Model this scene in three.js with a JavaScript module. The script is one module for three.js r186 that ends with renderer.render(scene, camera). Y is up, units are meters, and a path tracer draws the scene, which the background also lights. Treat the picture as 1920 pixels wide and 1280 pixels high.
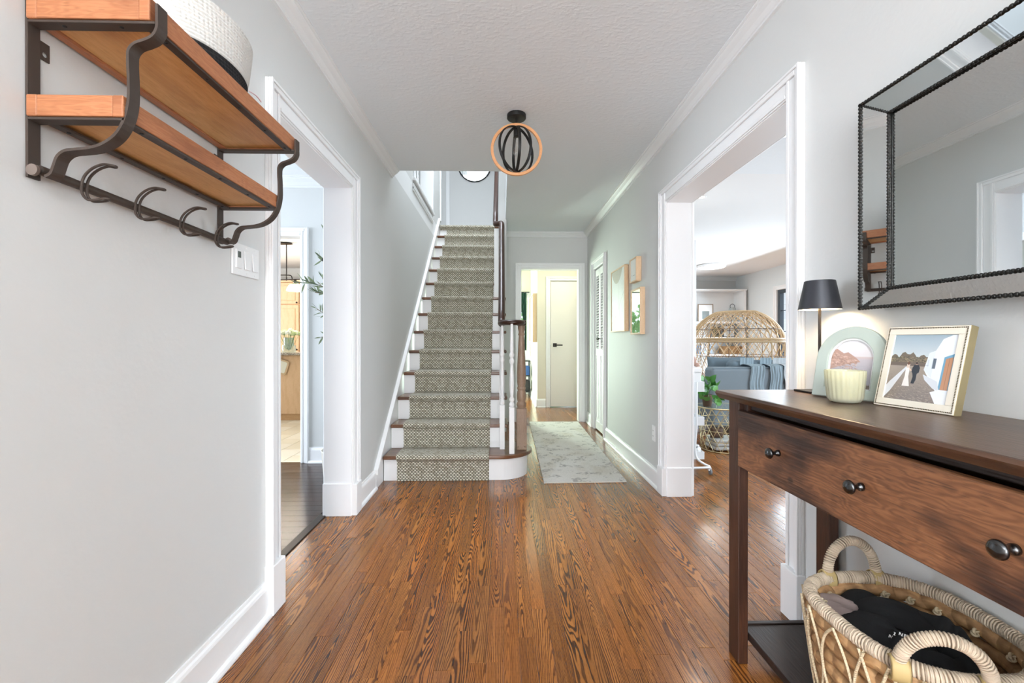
import * as THREE from 'three';
import { RoundedBoxGeometry } from 'three/addons/geometries/RoundedBoxGeometry.js';
import { mergeGeometries, toCreasedNormals, mergeVertices } from 'three/addons/utils/BufferGeometryUtils.js';
import { FontLoader } from 'three/addons/loaders/FontLoader.js';
import { TextGeometry } from 'three/addons/geometries/TextGeometry.js';
import { RectAreaLightUniformsLib } from 'three/addons/lights/RectAreaLightUniformsLib.js';

// ---------- camera, sky, daylight, exposure ----------
const scene = new THREE.Scene();
const F = 840;                                     // focal length in pixels of the 1920 x 1280 frame
const camera = new THREE.PerspectiveCamera(2 * Math.atan(640 / F) * 180 / Math.PI, 1.5, 0.05, 100);
camera.position.set(0, 1.08, 0);
camera.rotation.order = 'YXZ';
camera.rotation.set(-Math.atan(2 / F), -Math.atan(20 / F), 0);
const renderer = new THREE.WebGLRenderer({ antialias: true });
renderer.toneMapping = THREE.LinearToneMapping;
renderer.toneMappingExposure = 1.55;
renderer.shadowMap.enabled = true;
scene.background = new THREE.Color().setRGB(1.5, 1.7, 2.0);
RectAreaLightUniformsLib.init();
// area light inside a glazed opening, standing for daylight; most openings are unseen
function daylight(name, x, y, d, w, h, towards, rgb, strength) {
  const l = new THREE.RectAreaLight(new THREE.Color().setRGB(...rgb), strength, w, h);
  l.name = name; l.position.set(x, y, -d); l.lookAt(x + towards[0], y + towards[1], -d - towards[2]);
  scene.add(l); return l;
}
const DAY = [0.9, 0.97, 1.06], COOL = [0.82, 0.96, 1.08], GREEN = [0.8, 1.0, 0.84], WARM = [1.0, 0.93, 0.84];
daylight('daylight_unseen_front_door', -0.32, 1.3, -3.5, 0.9, 2.0, [0, 0, 1], [0.98, 0.99, 1.0], 15);  // front door is out of view behind the camera; lights hall and jambs
daylight('daylight_unseen_living_window', 4.95, 1.3, 2.6, 2.4, 1.6, [-1, -0.45, 0], COOL, 7);  // unseen near window, placed to light the living room and the hall opening
daylight('daylight_living_window_far', 4.95, 1.3, 7.3, 2.2, 1.4, [-1, -0.45, 0], COOL, 12);
daylight('daylight_unseen_dining_window', -4.25, 1.4, 2.35, 2.8, 1.6, [1, -0.2, 0], [0.86, 0.96, 1.08], 6);  // dining window is out of view, placed to light dining room and right wall
daylight('daylight_unseen_kitchen_window', -5.85, 1.6, 6.2, 1.8, 1.2, [1, 0, 0], DAY, 8);  // kitchen window is out of view, placed to brighten the kitchen
daylight('daylight_garden_door', -0.765, 1.05, 8.9, 0.27, 1.8, [0, 0, -1], GREEN, 75);
daylight('daylight_unseen_skylight', -0.5, 5.0, 5.35, 0.8, 1.5, [0, -1, 0], DAY, 14);  // unseen skylight, placed to light the stairwell from above

// ---------- helpers ----------
let seed = 7;
const rnd = () => { seed = (seed + 0x6d2b79f5) | 0; let t = Math.imul(seed ^ (seed >>> 15), 1 | seed); t = (t + Math.imul(t ^ (t >>> 7), 61 | t)) ^ t; return ((t ^ (t >>> 14)) >>> 0) / 4294967296; };
const ru = (a, b) => a + (b - a) * rnd();
const reseed = (n) => { seed = n; };
const V = (x, y, d) => new THREE.Vector3(x, y, -d);      // d is the distance ahead of the camera
const lerp = (a, b, t) => a + (b - a) * t, clamp = (x, a = 0, b = 1) => Math.min(b, Math.max(a, x)), sstep = (a, b, x) => { const t = clamp((x - a) / (b - a)); return t * t * (3 - 2 * t); };
const used = new Map();
function numbered(name) { const n = used.get(name) || 0; used.set(name, n + 1); return n ? name + '_' + String(n).padStart(3, '0') : name; }
function thing(name, label, category, at = [0, 0, 0], turn = 0, group) {
  const o = new THREE.Group(); o.name = numbered(name); o.position.set(at[0], at[1], -at[2]); o.rotation.y = turn; o.userData = { label, category };
  if (group) o.userData.group = group; scene.add(o); return o;
}
function struct(name, parent = scene) { const o = new THREE.Group(); o.name = numbered(name); o.userData = { kind: 'structure' }; parent.add(o); return o; }
function part(name, geo, mat, parent, label) {
  const m = new THREE.Mesh(Array.isArray(geo) ? mg(geo) : geo, mat); m.name = name; m.castShadow = m.receiveShadow = true; parent.add(m); if (label) m.userData.label = label; return m;
}
function single(name, geo, mat, label, category, group) { const m = part(numbered(name), geo, mat, scene, label); m.userData.category = category; if (group) m.userData.group = group; return m; }
function smesh(name, geo, mat) { const m = part(numbered(name), geo, mat, scene); m.userData = { kind: 'structure' }; return m; }
// geometry placed about a centre becomes local to a thing's base
function mg(list) {
  const gs = list.map((g) => { g = g.index ? g.toNonIndexed() : g; for (const k of Object.keys(g.attributes)) if (!['position', 'normal', 'uv', 'color'].includes(k)) g.deleteAttribute(k);
    if (!g.attributes.uv) g.setAttribute('uv', new THREE.BufferAttribute(new Float32Array(g.attributes.position.count * 2), 2)); return g; });
  return gs.length === 1 ? gs[0] : mergeGeometries(gs);
}
function uvm(g) {                                    // uv in metres, by the way each face looks
  const p = g.attributes.position, n = g.attributes.normal, uv = new Float32Array(p.count * 2);
  for (let i = 0; i < p.count; i++) {
    const x = p.getX(i), y = p.getY(i), z = p.getZ(i), a = Math.abs(n.getX(i)), b = Math.abs(n.getY(i)), c = Math.abs(n.getZ(i));
    if (a >= b && a >= c) { uv[2 * i] = z; uv[2 * i + 1] = y; } else if (b >= c) { uv[2 * i] = x; uv[2 * i + 1] = z; } else { uv[2 * i] = x; uv[2 * i + 1] = y; }
  }
  g.setAttribute('uv', new THREE.BufferAttribute(uv, 2)); return g;
}
function grain(g, axis, du = 0, dv = 0) {            // uv in metres with u along the grain
  const p = g.attributes.position, n = g.attributes.normal, uv = new Float32Array(p.count * 2), ax = 'xyz'.indexOf(axis);
  for (let i = 0; i < p.count; i++) {
    const v = [p.getX(i), p.getY(i), p.getZ(i)], m = [Math.abs(n.getX(i)), Math.abs(n.getY(i)), Math.abs(n.getZ(i))], o = [0, 1, 2].filter((k) => k !== ax);
    const end = m[ax] > m[o[0]] && m[ax] > m[o[1]];
    uv[2 * i] = (end ? v[o[0]] * 0.35 : v[ax]) + du;
    uv[2 * i + 1] = (end ? v[o[1]] : m[o[0]] > m[o[1]] ? v[o[1]] : v[o[0]]) + dv;
  }
  g.setAttribute('uv', new THREE.BufferAttribute(uv, 2)); return g;
}
function box(x0, x1, y0, y1, d0, d1) { const g = new THREE.BoxGeometry(x1 - x0, y1 - y0, d1 - d0); g.translate((x0 + x1) / 2, (y0 + y1) / 2, -(d0 + d1) / 2); return uvm(g); }
function rb(x0, x1, y0, y1, d0, d1, r = 0.003, seg = 2) {
  const s = [x1 - x0, y1 - y0, d1 - d0], g = new RoundedBoxGeometry(...s, seg, Math.min(r, ...s.map((v) => v * 0.49))); g.translate((x0 + x1) / 2, (y0 + y1) / 2, -(d0 + d1) / 2); return uvm(g);
}
function tube(pts, r, closed = false, seg, radial = 8, type = 'centripetal') { const c = new THREE.CatmullRomCurve3(pts, closed, type); return new THREE.TubeGeometry(c, seg || pts.length * 5, r, radial, closed); }
function rod(a, b, r, radial = 8) { const d = b.clone().sub(a), g = new THREE.CylinderGeometry(r, r, d.length(), radial); g.applyQuaternion(new THREE.Quaternion().setFromUnitVectors(new THREE.Vector3(0, 1, 0), d.normalize())); const m = a.clone().add(b).multiplyScalar(0.5); g.translate(m.x, m.y, m.z); return g; }
function lathe(prof, seg = 32) { return new THREE.LatheGeometry(prof.map((p) => new THREE.Vector2(p[0], p[1])), seg); }
function ext(pts, depth, bevel = 0, holes = [], seg = 2) {
  const s = pts instanceof THREE.Shape ? pts : new THREE.Shape(pts.map((p) => new THREE.Vector2(p[0], p[1])));
  for (const h of holes) s.holes.push(h instanceof THREE.Path ? h : new THREE.Path(h.map((p) => new THREE.Vector2(p[0], p[1]))));
  return new THREE.ExtrudeGeometry(s, { depth, bevelEnabled: bevel > 0, bevelThickness: bevel, bevelSize: bevel, bevelOffset: -bevel, bevelSegments: seg, curveSegments: 24, steps: 1 });
}
function ribbon(pts, th, smooth = 40) {              // outline of a bent flat bar in its own plane
  const c = new THREE.CatmullRomCurve3(pts.map((p) => new THREE.Vector3(p[0], p[1], 0)), false, 'centripetal').getPoints(smooth), L = [], R = [];
  for (let i = 0; i < c.length; i++) { const a = c[Math.max(0, i - 1)], b = c[Math.min(c.length - 1, i + 1)], t = b.clone().sub(a).normalize(); L.push([c[i].x - t.y * th / 2, c[i].y + t.x * th / 2]); R.push([c[i].x + t.y * th / 2, c[i].y - t.x * th / 2]); }
  return [...L, ...R.reverse()];
}
function profileAlong(prof, len) {                  // extrude a profile (u, v) for len: x = u, y = v, z from 0 to -len
  const g = ext(prof, len); g.translate(0, 0, -len); return g;
}
function place(g, { x = 0, y = 0, d = 0, rx = 0, ry = 0, rz = 0, s = 1 } = {}) { const m = new THREE.Matrix4().compose(new THREE.Vector3(x, y, -d), new THREE.Quaternion().setFromEuler(new THREE.Euler(rx, ry, rz, 'YXZ')), Array.isArray(s) ? new THREE.Vector3(...s) : new THREE.Vector3(s, s, s)); g.applyMatrix4(m); return g; }
function bent(g, f) { const p = g.attributes.position, v = new THREE.Vector3(); for (let i = 0; i < p.count; i++) { v.fromBufferAttribute(p, i); f(v, i); p.setXYZ(i, v.x, v.y, v.z); } p.needsUpdate = true; g.computeVertexNormals(); return g; }

// ---------- noise and textures ----------
const hash = (x, y, s = 0) => { let h = Math.imul(x, 374761393) ^ Math.imul(y, 668265263) ^ Math.imul(s, 1442695041); h = Math.imul(h ^ (h >>> 13), 1274126177); return ((h ^ (h >>> 16)) >>> 0) / 4294967296; };
function vn(x, y, s = 0, px = 0, py = 0) {           // value noise, periodic where px, py are given
  const xi = Math.floor(x), yi = Math.floor(y), fx = x - xi, fy = y - yi, u = fx * fx * (3 - 2 * fx), v = fy * fy * (3 - 2 * fy);
  const w = (a, p) => (p ? ((a % p) + p) % p : a);
  const a = hash(w(xi, px), w(yi, py), s), b = hash(w(xi + 1, px), w(yi, py), s), c = hash(w(xi, px), w(yi + 1, py), s), d = hash(w(xi + 1, px), w(yi + 1, py), s);
  return lerp(lerp(a, b, u), lerp(c, d, u), v);
}
function fbm(x, y, s = 0, oct = 4, px = 0, py = 0) { let a = 0, k = 0.5, t = 0; for (let i = 0; i < oct; i++) { a += k * vn(x, y, s + i * 17, px, py); t += k; k *= 0.5; x *= 2; y *= 2; px *= 2; py *= 2; } return a / t; }
const toS = (c) => Math.round(255 * clamp(c <= 0.0031308 ? 12.92 * c : 1.055 * Math.pow(c, 1 / 2.4) - 0.055));
function tex(w, h, f, { srgb = true, size = [1, 1], wrap = true } = {}) {   // f(u, v) gives sRGB 0..255 or a grey 0..1
  const data = new Uint8Array(w * h * 4);
  for (let j = 0; j < h; j++) for (let i = 0; i < w; i++) {
    const c = f((i + 0.5) / w, (j + 0.5) / h, i, j), o = (j * w + i) * 4;
    if (typeof c === 'number') { data[o] = data[o + 1] = data[o + 2] = 255 * clamp(c); } else { data[o] = clamp(c[0], 0, 255); data[o + 1] = clamp(c[1], 0, 255); data[o + 2] = clamp(c[2], 0, 255); }
    data[o + 3] = 255;
  }
  const t = new THREE.DataTexture(data, w, h); t.magFilter = THREE.LinearFilter; t.minFilter = THREE.LinearMipmapLinearFilter; t.generateMipmaps = true;
  t.wrapS = t.wrapT = wrap ? THREE.RepeatWrapping : THREE.ClampToEdgeWrapping; t.colorSpace = srgb ? THREE.SRGBColorSpace : THREE.NoColorSpace; t.repeat.set(1 / size[0], 1 / size[1]); t.needsUpdate = true; return t;
}
const mix3 = (a, b, t) => [lerp(a[0], b[0], t), lerp(a[1], b[1], t), lerp(a[2], b[2], t)];
const std = (o) => new THREE.MeshStandardMaterial(o), phy = (o) => new THREE.MeshPhysicalMaterial(o);
const grey = (n) => ({ srgb: false, ...n });

// ---------- materials ----------
const wallBump = tex(512, 512, (u, v) => 0.5 * fbm(u * 60, v * 60, 3, 3, 60, 60) + 0.5 * fbm(u * 12, v * 12, 9, 3, 12, 12), { srgb: false, size: [0.6, 0.6] });
const ceilBump = tex(512, 512, (u, v) => sstep(0.42, 0.75, fbm(u * 34, v * 60, 5, 4, 34, 60)) * 0.7 + 0.3 * fbm(u * 90, v * 90, 8, 2, 90, 90), { srgb: false, size: [0.7, 0.7] });
const M = {};
M.wall = std({ color: '#d9dad8', roughness: 0.62, bumpMap: wallBump, bumpScale: 0.0006 });
M.wallBack = std({ color: '#e4ddcc', roughness: 0.6, bumpMap: wallBump, bumpScale: 0.0006 });
M.ceil = std({ color: '#ecf1f4', roughness: 0.8, bumpMap: ceilBump, bumpScale: 0.0007 });
M.ceilPlain = std({ color: '#f0f1f1', roughness: 0.8 });
M.trim = std({ color: '#f5f5f5', roughness: 0.33 });
M.crown = std({ color: '#eaebeb', roughness: 0.45 });
M.door = std({ color: '#ece8df', roughness: 0.4 });
M.white = std({ color: '#f2f3f3', roughness: 0.35 });
M.black = std({ color: '#1d1c1b', roughness: 0.45, metalness: 0.2 });
M.knob = phy({ color: '#0f0f10', roughness: 0.22, clearcoat: 0.6, clearcoatRoughness: 0.15 });
M.iron = std({ color: '#4b4039', roughness: 0.55, metalness: 0.35, bumpMap: wallBump, bumpScale: 0.0004 });
M.bronze = std({ color: '#2c2521', roughness: 0.4, metalness: 0.5 });
M.mirror = std({ color: '#d9dcdb', roughness: 0.015, metalness: 1 });
M.glass = phy({ color: '#ffffff', roughness: 0.02, transmission: 1, thickness: 0, ior: 1.5 });
M.dark = std({ color: '#2a2c30', roughness: 0.5 });
M.brass = std({ color: '#d6c69c', roughness: 0.3, metalness: 0.85 });

// red oak strip flooring: 24 strips of grain in one sheet, each 57 mm across and 1.3 m along
const STRIPS = 24, SH = 2048 / STRIPS;
function oakSheet() {
  const P = [];
  for (let k = 0; k < STRIPS; k++) { reseed(100 + k * 13); P.push({ t0: ru(-0.03, 0.03), dep: ru(0.002, 0.06), slope: ru(-0.05, 0.05), ring: ru(0.0028, 0.0062), rift: rnd() < 0.42, wav: ru(0.6, 1.6), dark: ru(0.45, 1.0), seed: Math.floor(rnd() * 9999), flip: rnd() < 0.5 }); }
  const light = [180, 116, 54], mid = [144, 87, 34], dark = [58, 29, 11];
  return tex(2048, 2048, (u, v, i, j) => {
    const k = Math.min(STRIPS - 1, Math.floor(j / SH)), p = P[k], s = u * 1.3, t = ((j - k * SH) / SH - 0.5) * 0.057, sd = p.seed;
    const w1 = (fbm(s * 2.6, t * 22, sd, 3) - 0.5), w2 = (fbm(s * 9, t * 80, sd + 5, 2) - 0.5), w3 = (vn(s * 30, t * 260, sd + 9) - 0.5);
    let r;
    if (p.rift) r = t * 1.0 + p.slope * 0.12 * s + w1 * 0.02 + w2 * 0.003;
    else { const dd = p.dep + p.slope * (s - 0.65) + 0.035 * p.wav * (fbm(s * 2.3, 3.3, sd + 2, 2) - 0.5); r = Math.sqrt((t - p.t0 - w1 * 0.012) ** 2 + dd * dd * 0.8) + w1 * 0.016 * p.wav + w2 * 0.0042 + w3 * 0.0009; }
    const q = r / p.ring, fr = q - Math.floor(q), id = Math.floor(q);
    const bandW = 0.24 + 0.3 * hash(id, k, 4), band = sstep(0, 0.1, fr) * (1 - sstep(bandW, bandW + 0.22, fr));
    const streak = vn(s * 55, t * 1900, sd + 21), streak2 = vn(s * 16, t * 700, sd + 22), pores = sstep(0.5, 0.82, streak) * 0.6 + 0.4 * streak2;
    let c = mix3(light, mid, clamp(0.15 + 0.7 * fbm(s * 3, t * 60, sd + 30, 3) + 0.35 * (streak2 - 0.5)));
    c = mix3(c, dark, clamp(band * (0.78 + 0.5 * pores) * p.dark * (0.7 + 0.5 * fbm(s * 4, t * 40, sd + 40, 2))));
    c = mix3(c, dark, 0.22 * sstep(0.6, 0.9, streak));
    return c;
  }, { wrap: true });
}
const oakMap = oakSheet();
const scuff = tex(512, 512, (u, v) => 0.19 + 0.14 * fbm(u * 9, v * 9, 12, 4, 9, 9) + 0.06 * vn(u * 140, v * 140, 4, 140, 140), { srgb: false, size: [1.3, 1.37] });
M.oak = phy({ map: oakMap, roughness: 0.7, roughnessMap: scuff, vertexColors: true, specularIntensity: 1 });

// stained furniture boards
function boards(w, h, size, a, b, c, sd, o = {}) {
  const { ring = 0.012, rough = 1, knots = 0, blot = 0.5 } = o;
  return tex(w, h, (u, v) => {
    const s = u * size[0], t = v * size[1], P = 8;
    const w1 = fbm(u * P, v * P * 2, sd, 4, P, P * 2) - 0.5;
    const q = (t * 1.0 + w1 * 0.09 * rough) / ring, f = q - Math.floor(q), line = sstep(0.0, 0.5, f) * (1 - sstep(0.5, 1.0, f));
    const st = vn(u * 40, v * 420, sd + 7, 40, 420), st2 = fbm(u * 10, v * 120, sd + 8, 3, 10, 120), bl = fbm(u * 5, v * 6, sd + 15, 4, 5, 6);
    let col = mix3(a, b, clamp(0.55 * line + 0.55 * (st2 - 0.2)));
    col = mix3(col, c, clamp(blot * 1.9 * sstep(0.45, 0.78, bl) * (0.4 + 0.8 * st2)));
    col = mix3(col, c, 0.4 * sstep(0.72, 0.95, st));
    if (knots) { const kx = u * 3, ky = v * 2, ix = Math.floor(kx), iy = Math.floor(ky); if (hash(ix, iy, sd) < knots) { const dx = (kx - ix - 0.5) * size[0] / 3, dy = (ky - iy - 0.5) * size[1] / 2; col = mix3(col, c, 0.9 * (1 - sstep(0.004, 0.012, Math.hypot(dx * 0.7, dy) + 0.004 * (st2 - 0.5)))); } }
    return col;
  }, { size });
}
const walnutMap = boards(1024, 1024, [1.2, 0.6], [148, 100, 66], [104, 66, 42], [50, 31, 24], 41, { ring: 0.016, blot: 0.8, rough: 1.5, knots: 0.35 });
const walnutBump = tex(512, 512, (u, v) => 0.6 * vn(u * 30, v * 200, 71, 30, 200) + 0.4 * fbm(u * 9, v * 9, 72, 3, 9, 9), { srgb: false, size: [1.2, 0.6] });
M.walnut = std({ map: walnutMap, roughness: 0.48, bumpMap: walnutBump, bumpScale: 0.0008 });
const topMap = boards(1024, 512, [1.3, 0.5], [92, 66, 50], [72, 50, 38], [46, 31, 24], 55, { ring: 0.03, blot: 0.4 });
M.walnutTop = std({ map: topMap, roughness: 0.36, bumpMap: walnutBump, bumpScale: 0.0005 });
M.walnutLeg = std({ map: topMap, color: '#d8b9a4', roughness: 0.45, bumpMap: walnutBump, bumpScale: 0.0006 });
M.darkShelf = std({ map: topMap, color: '#8d8585', roughness: 0.5, bumpMap: walnutBump, bumpScale: 0.001 });
const pineMap = boards(1024, 512, [0.9, 0.35], [186, 126, 86], [166, 102, 64], [122, 72, 44], 63, { ring: 0.014, blot: 0.3, knots: 0.2 });
M.pine = std({ map: pineMap, roughness: 0.45 });
M.pinePly = std({ map: boards(512, 256, [0.9, 0.35], [226, 178, 116], [214, 160, 96], [180, 124, 70], 64, { ring: 0.03, blot: 0.25 }), roughness: 0.5 });
const treadMap = boards(1024, 256, [1.0, 0.28], [122, 82, 54], [96, 62, 40], [58, 36, 24], 77, { ring: 0.011, blot: 0.25 });
M.tread = std({ map: treadMap, roughness: 0.3 });
M.newel = std({ map: boards(512, 256, [1.0, 0.28], [158, 134, 112], [138, 112, 92], [100, 78, 62], 78, { ring: 0.011, blot: 0.25 }), roughness: 0.45 });
M.rail = std({ map: treadMap, color: '#93807a', roughness: 0.35 });
const lightOak = boards(512, 256, [0.6, 0.2], [238, 208, 172], [228, 194, 154], [208, 170, 128], 87, { ring: 0.012, blot: 0.2 });
M.frameOak = std({ map: lightOak, roughness: 0.5 });
M.maple = std({ map: lightOak, color: '#ece4dc', roughness: 0.45 });
M.mapleDark = std({ map: lightOak, color: '#dccdb8', roughness: 0.5 });

// fabrics
const weaveRow = 0.0125, weaveCol = 0.025;
const runW = (u, v) => { const y = v * 16, row = Math.floor(y), x = u * 8 + (row & 1) * 0.5, fx = x - Math.floor(x) - 0.5, fy = y - row - 0.5; return { h: clamp(1 - Math.hypot(fx * 1.7, fy * 1.35) * 1.25), id: hash(((Math.floor(x) % 8) + 8) % 8, row, 2) }; };
const runnerMap = tex(512, 512, (u, v) => { const a = runW(u, v), n = fbm(u * 60, v * 60, 21, 3, 60, 60), g = sstep(0.02, 0.45, a.h); let c = mix3([112, 108, 92], [226, 222, 206], g); c = mix3(c, [120, 108, 84], 0.35 * sstep(0.62, 0.9, a.id)); const k = 0.82 + 0.34 * n; return [c[0] * k, c[1] * k, c[2] * k]; }, { size: [0.2, 0.2] });
const runnerBump = tex(512, 512, (u, v) => 0.85 * Math.sqrt(runW(u, v).h) + 0.15 * fbm(u * 50, v * 50, 4, 2, 50, 50), { srgb: false, size: [0.2, 0.2] });
M.runner = std({ map: runnerMap, roughness: 0.95, bumpMap: runnerBump, bumpScale: 0.006 });
const fabBump = tex(256, 256, (u, v) => 0.5 + 0.25 * Math.sin(u * 64 * Math.PI * 2) * Math.cos(v * 64 * Math.PI * 2) + 0.3 * (fbm(u * 40, v * 40, 14, 2, 40, 40) - 0.5), { srgb: false, size: [0.12, 0.12] });
M.sofa = std({ color: '#78838a', roughness: 0.9, bumpMap: fabBump, bumpScale: 0.001 });
M.pillow = std({ color: '#6a7a84', roughness: 0.9, bumpMap: fabBump, bumpScale: 0.001 });
M.throwBlue = std({ color: '#94a5ae', roughness: 0.95, bumpMap: fabBump, bumpScale: 0.002 });
M.throwPale = std({ color: '#b9bec0', roughness: 0.95, bumpMap: fabBump, bumpScale: 0.002 });
M.blackKnit = std({ color: '#121315', roughness: 0.95, bumpMap: tex(128, 128, (u) => Math.abs(Math.sin(u * 16 * Math.PI)), { srgb: false, size: [0.05, 0.05] }), bumpScale: 0.0006 });
M.mauve = std({ color: '#b7a39c', roughness: 0.95, bumpMap: fabBump, bumpScale: 0.002 });
// strands of twisted fibre: u runs round, v along
const twistBump = tex(128, 128, (u, v) => { const a = (u * 2 + v * 1) * 2; return Math.abs(Math.sin(a * Math.PI)); }, { srgb: false });
const ropeMap = tex(256, 256, (u, v) => { const n = fbm(u * 20, v * 20, 33, 4, 20, 20), m = fbm(u * 5, v * 60, 35, 3, 5, 60); return mix3([190, 168, 142], [228, 214, 194], clamp(0.1 + 0.6 * n + 0.5 * (m - 0.4))); });
M.rope = std({ map: ropeMap, roughness: 0.9, bumpMap: twistBump, bumpScale: 0.002 });
M.cord = std({ color: '#d9c7a6', roughness: 0.9, bumpMap: twistBump, bumpScale: 0.001 });
const rushMap = tex(256, 256, (u, v) => { const n = fbm(u * 6, v * 40, 43, 4, 6, 40), m = fbm(u * 9, v * 9, 44, 3, 9, 9); return mix3([120, 82, 50], [206, 166, 116], clamp(0.2 + 0.5 * n + 0.6 * (m - 0.3))); });
M.rush = std({ map: rushMap, roughness: 0.7, bumpMap: twistBump, bumpScale: 0.003 });
M.raffia = std({ color: '#b8a06c', roughness: 0.6 });
M.rattan = std({ color: '#c9ab83', roughness: 0.6 });
M.rattanDark = std({ color: '#5b4838', roughness: 0.7 });
const rugMap = tex(1024, 2048, (u, v) => {
  const x = u * 0.64, y = v * 2.52, big = fbm(x * 4, y * 4, 51, 4), sc = fbm(x * 16 + 3 * big, y * 14, 52, 5), thr = vn(x * 260, y * 420, 53), f = fbm(x * 70, y * 70, 54, 3);
  let c = mix3([226, 222, 213], [238, 236, 231], big); c = mix3(c, [168, 164, 158], 0.75 * sstep(0.52, 0.66, sc) * sstep(0.35, 0.6, f)); c = mix3(c, [196, 184, 160], 0.5 * sstep(0.55, 0.75, fbm(x * 5, y * 3, 58, 3)) * f);
  const k = 0.93 + 0.1 * thr; return [c[0] * k, c[1] * k, c[2] * k];
}, { wrap: false });
M.rug = std({ map: rugMap, roughness: 0.95, bumpMap: fabBump, bumpScale: 0.002 });
M.rugEdge = std({ color: '#cfcabf', roughness: 0.95 });

// ---------- the rooms ----------
const XL = -0.925, XR = 1.145, XLo = -1.08, XRo = 1.32, CH = 2.51, UP = 2.72, UC = 5.2;
const LIV = 5.32, BACK = 10.05, FRONT = -3.6;
// strip floor: each board a mesh; the boards that show largest are parts, the rest one mesh
function boardGeo(x0, x1, d0, d1, top, along, strip, tint, u0) {
  const c = 0.0012, e = 0.0009, pos = [], nor = [], uv = [], col = [];
  const T = [[x0 + c, top, d0 + c], [x1 - c, top, d0 + c], [x1 - c, top, d1 - c], [x0 + c, top, d1 - c]], B = [[x0, top - e, d0], [x1, top - e, d0], [x1, top - e, d1], [x0, top - e, d1]], D = B.map((p) => [p[0], top - 0.006, p[2]]);
  const U = (p) => { const s = along === 'd' ? p[2] - d0 : p[0] - x0, t = along === 'd' ? (p[0] - x0) / (x1 - x0) : (p[2] - d0) / (d1 - d0); return [u0 + s / 1.3, (strip + 0.04 + 0.92 * t) / STRIPS]; };
  const quad = (a, b, cc, d) => { const A = new THREE.Vector3(a[0], a[1], -a[2]), Bv = new THREE.Vector3(b[0], b[1], -b[2]), C = new THREE.Vector3(cc[0], cc[1], -cc[2]); const n = Bv.clone().sub(A).cross(C.clone().sub(A)).normalize(); for (const p of [a, b, cc, a, cc, d]) { pos.push(p[0], p[1], -p[2]); nor.push(n.x, n.y, n.z); uv.push(...U(p)); col.push(...tint); } };
  quad(T[0], T[1], T[2], T[3]);
  for (let k = 0; k < 4; k++) { const n = (k + 1) % 4; quad(B[k], B[n], T[n], T[k]); quad(D[k], D[n], B[n], B[k]); }
  const g = new THREE.BufferGeometry();
  for (const [n, a, s] of [['position', pos, 3], ['normal', nor, 3], ['uv', uv, 2], ['color', col, 3]]) g.setAttribute(n, new THREE.Float32BufferAttribute(a, s));
  return g;
}
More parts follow.
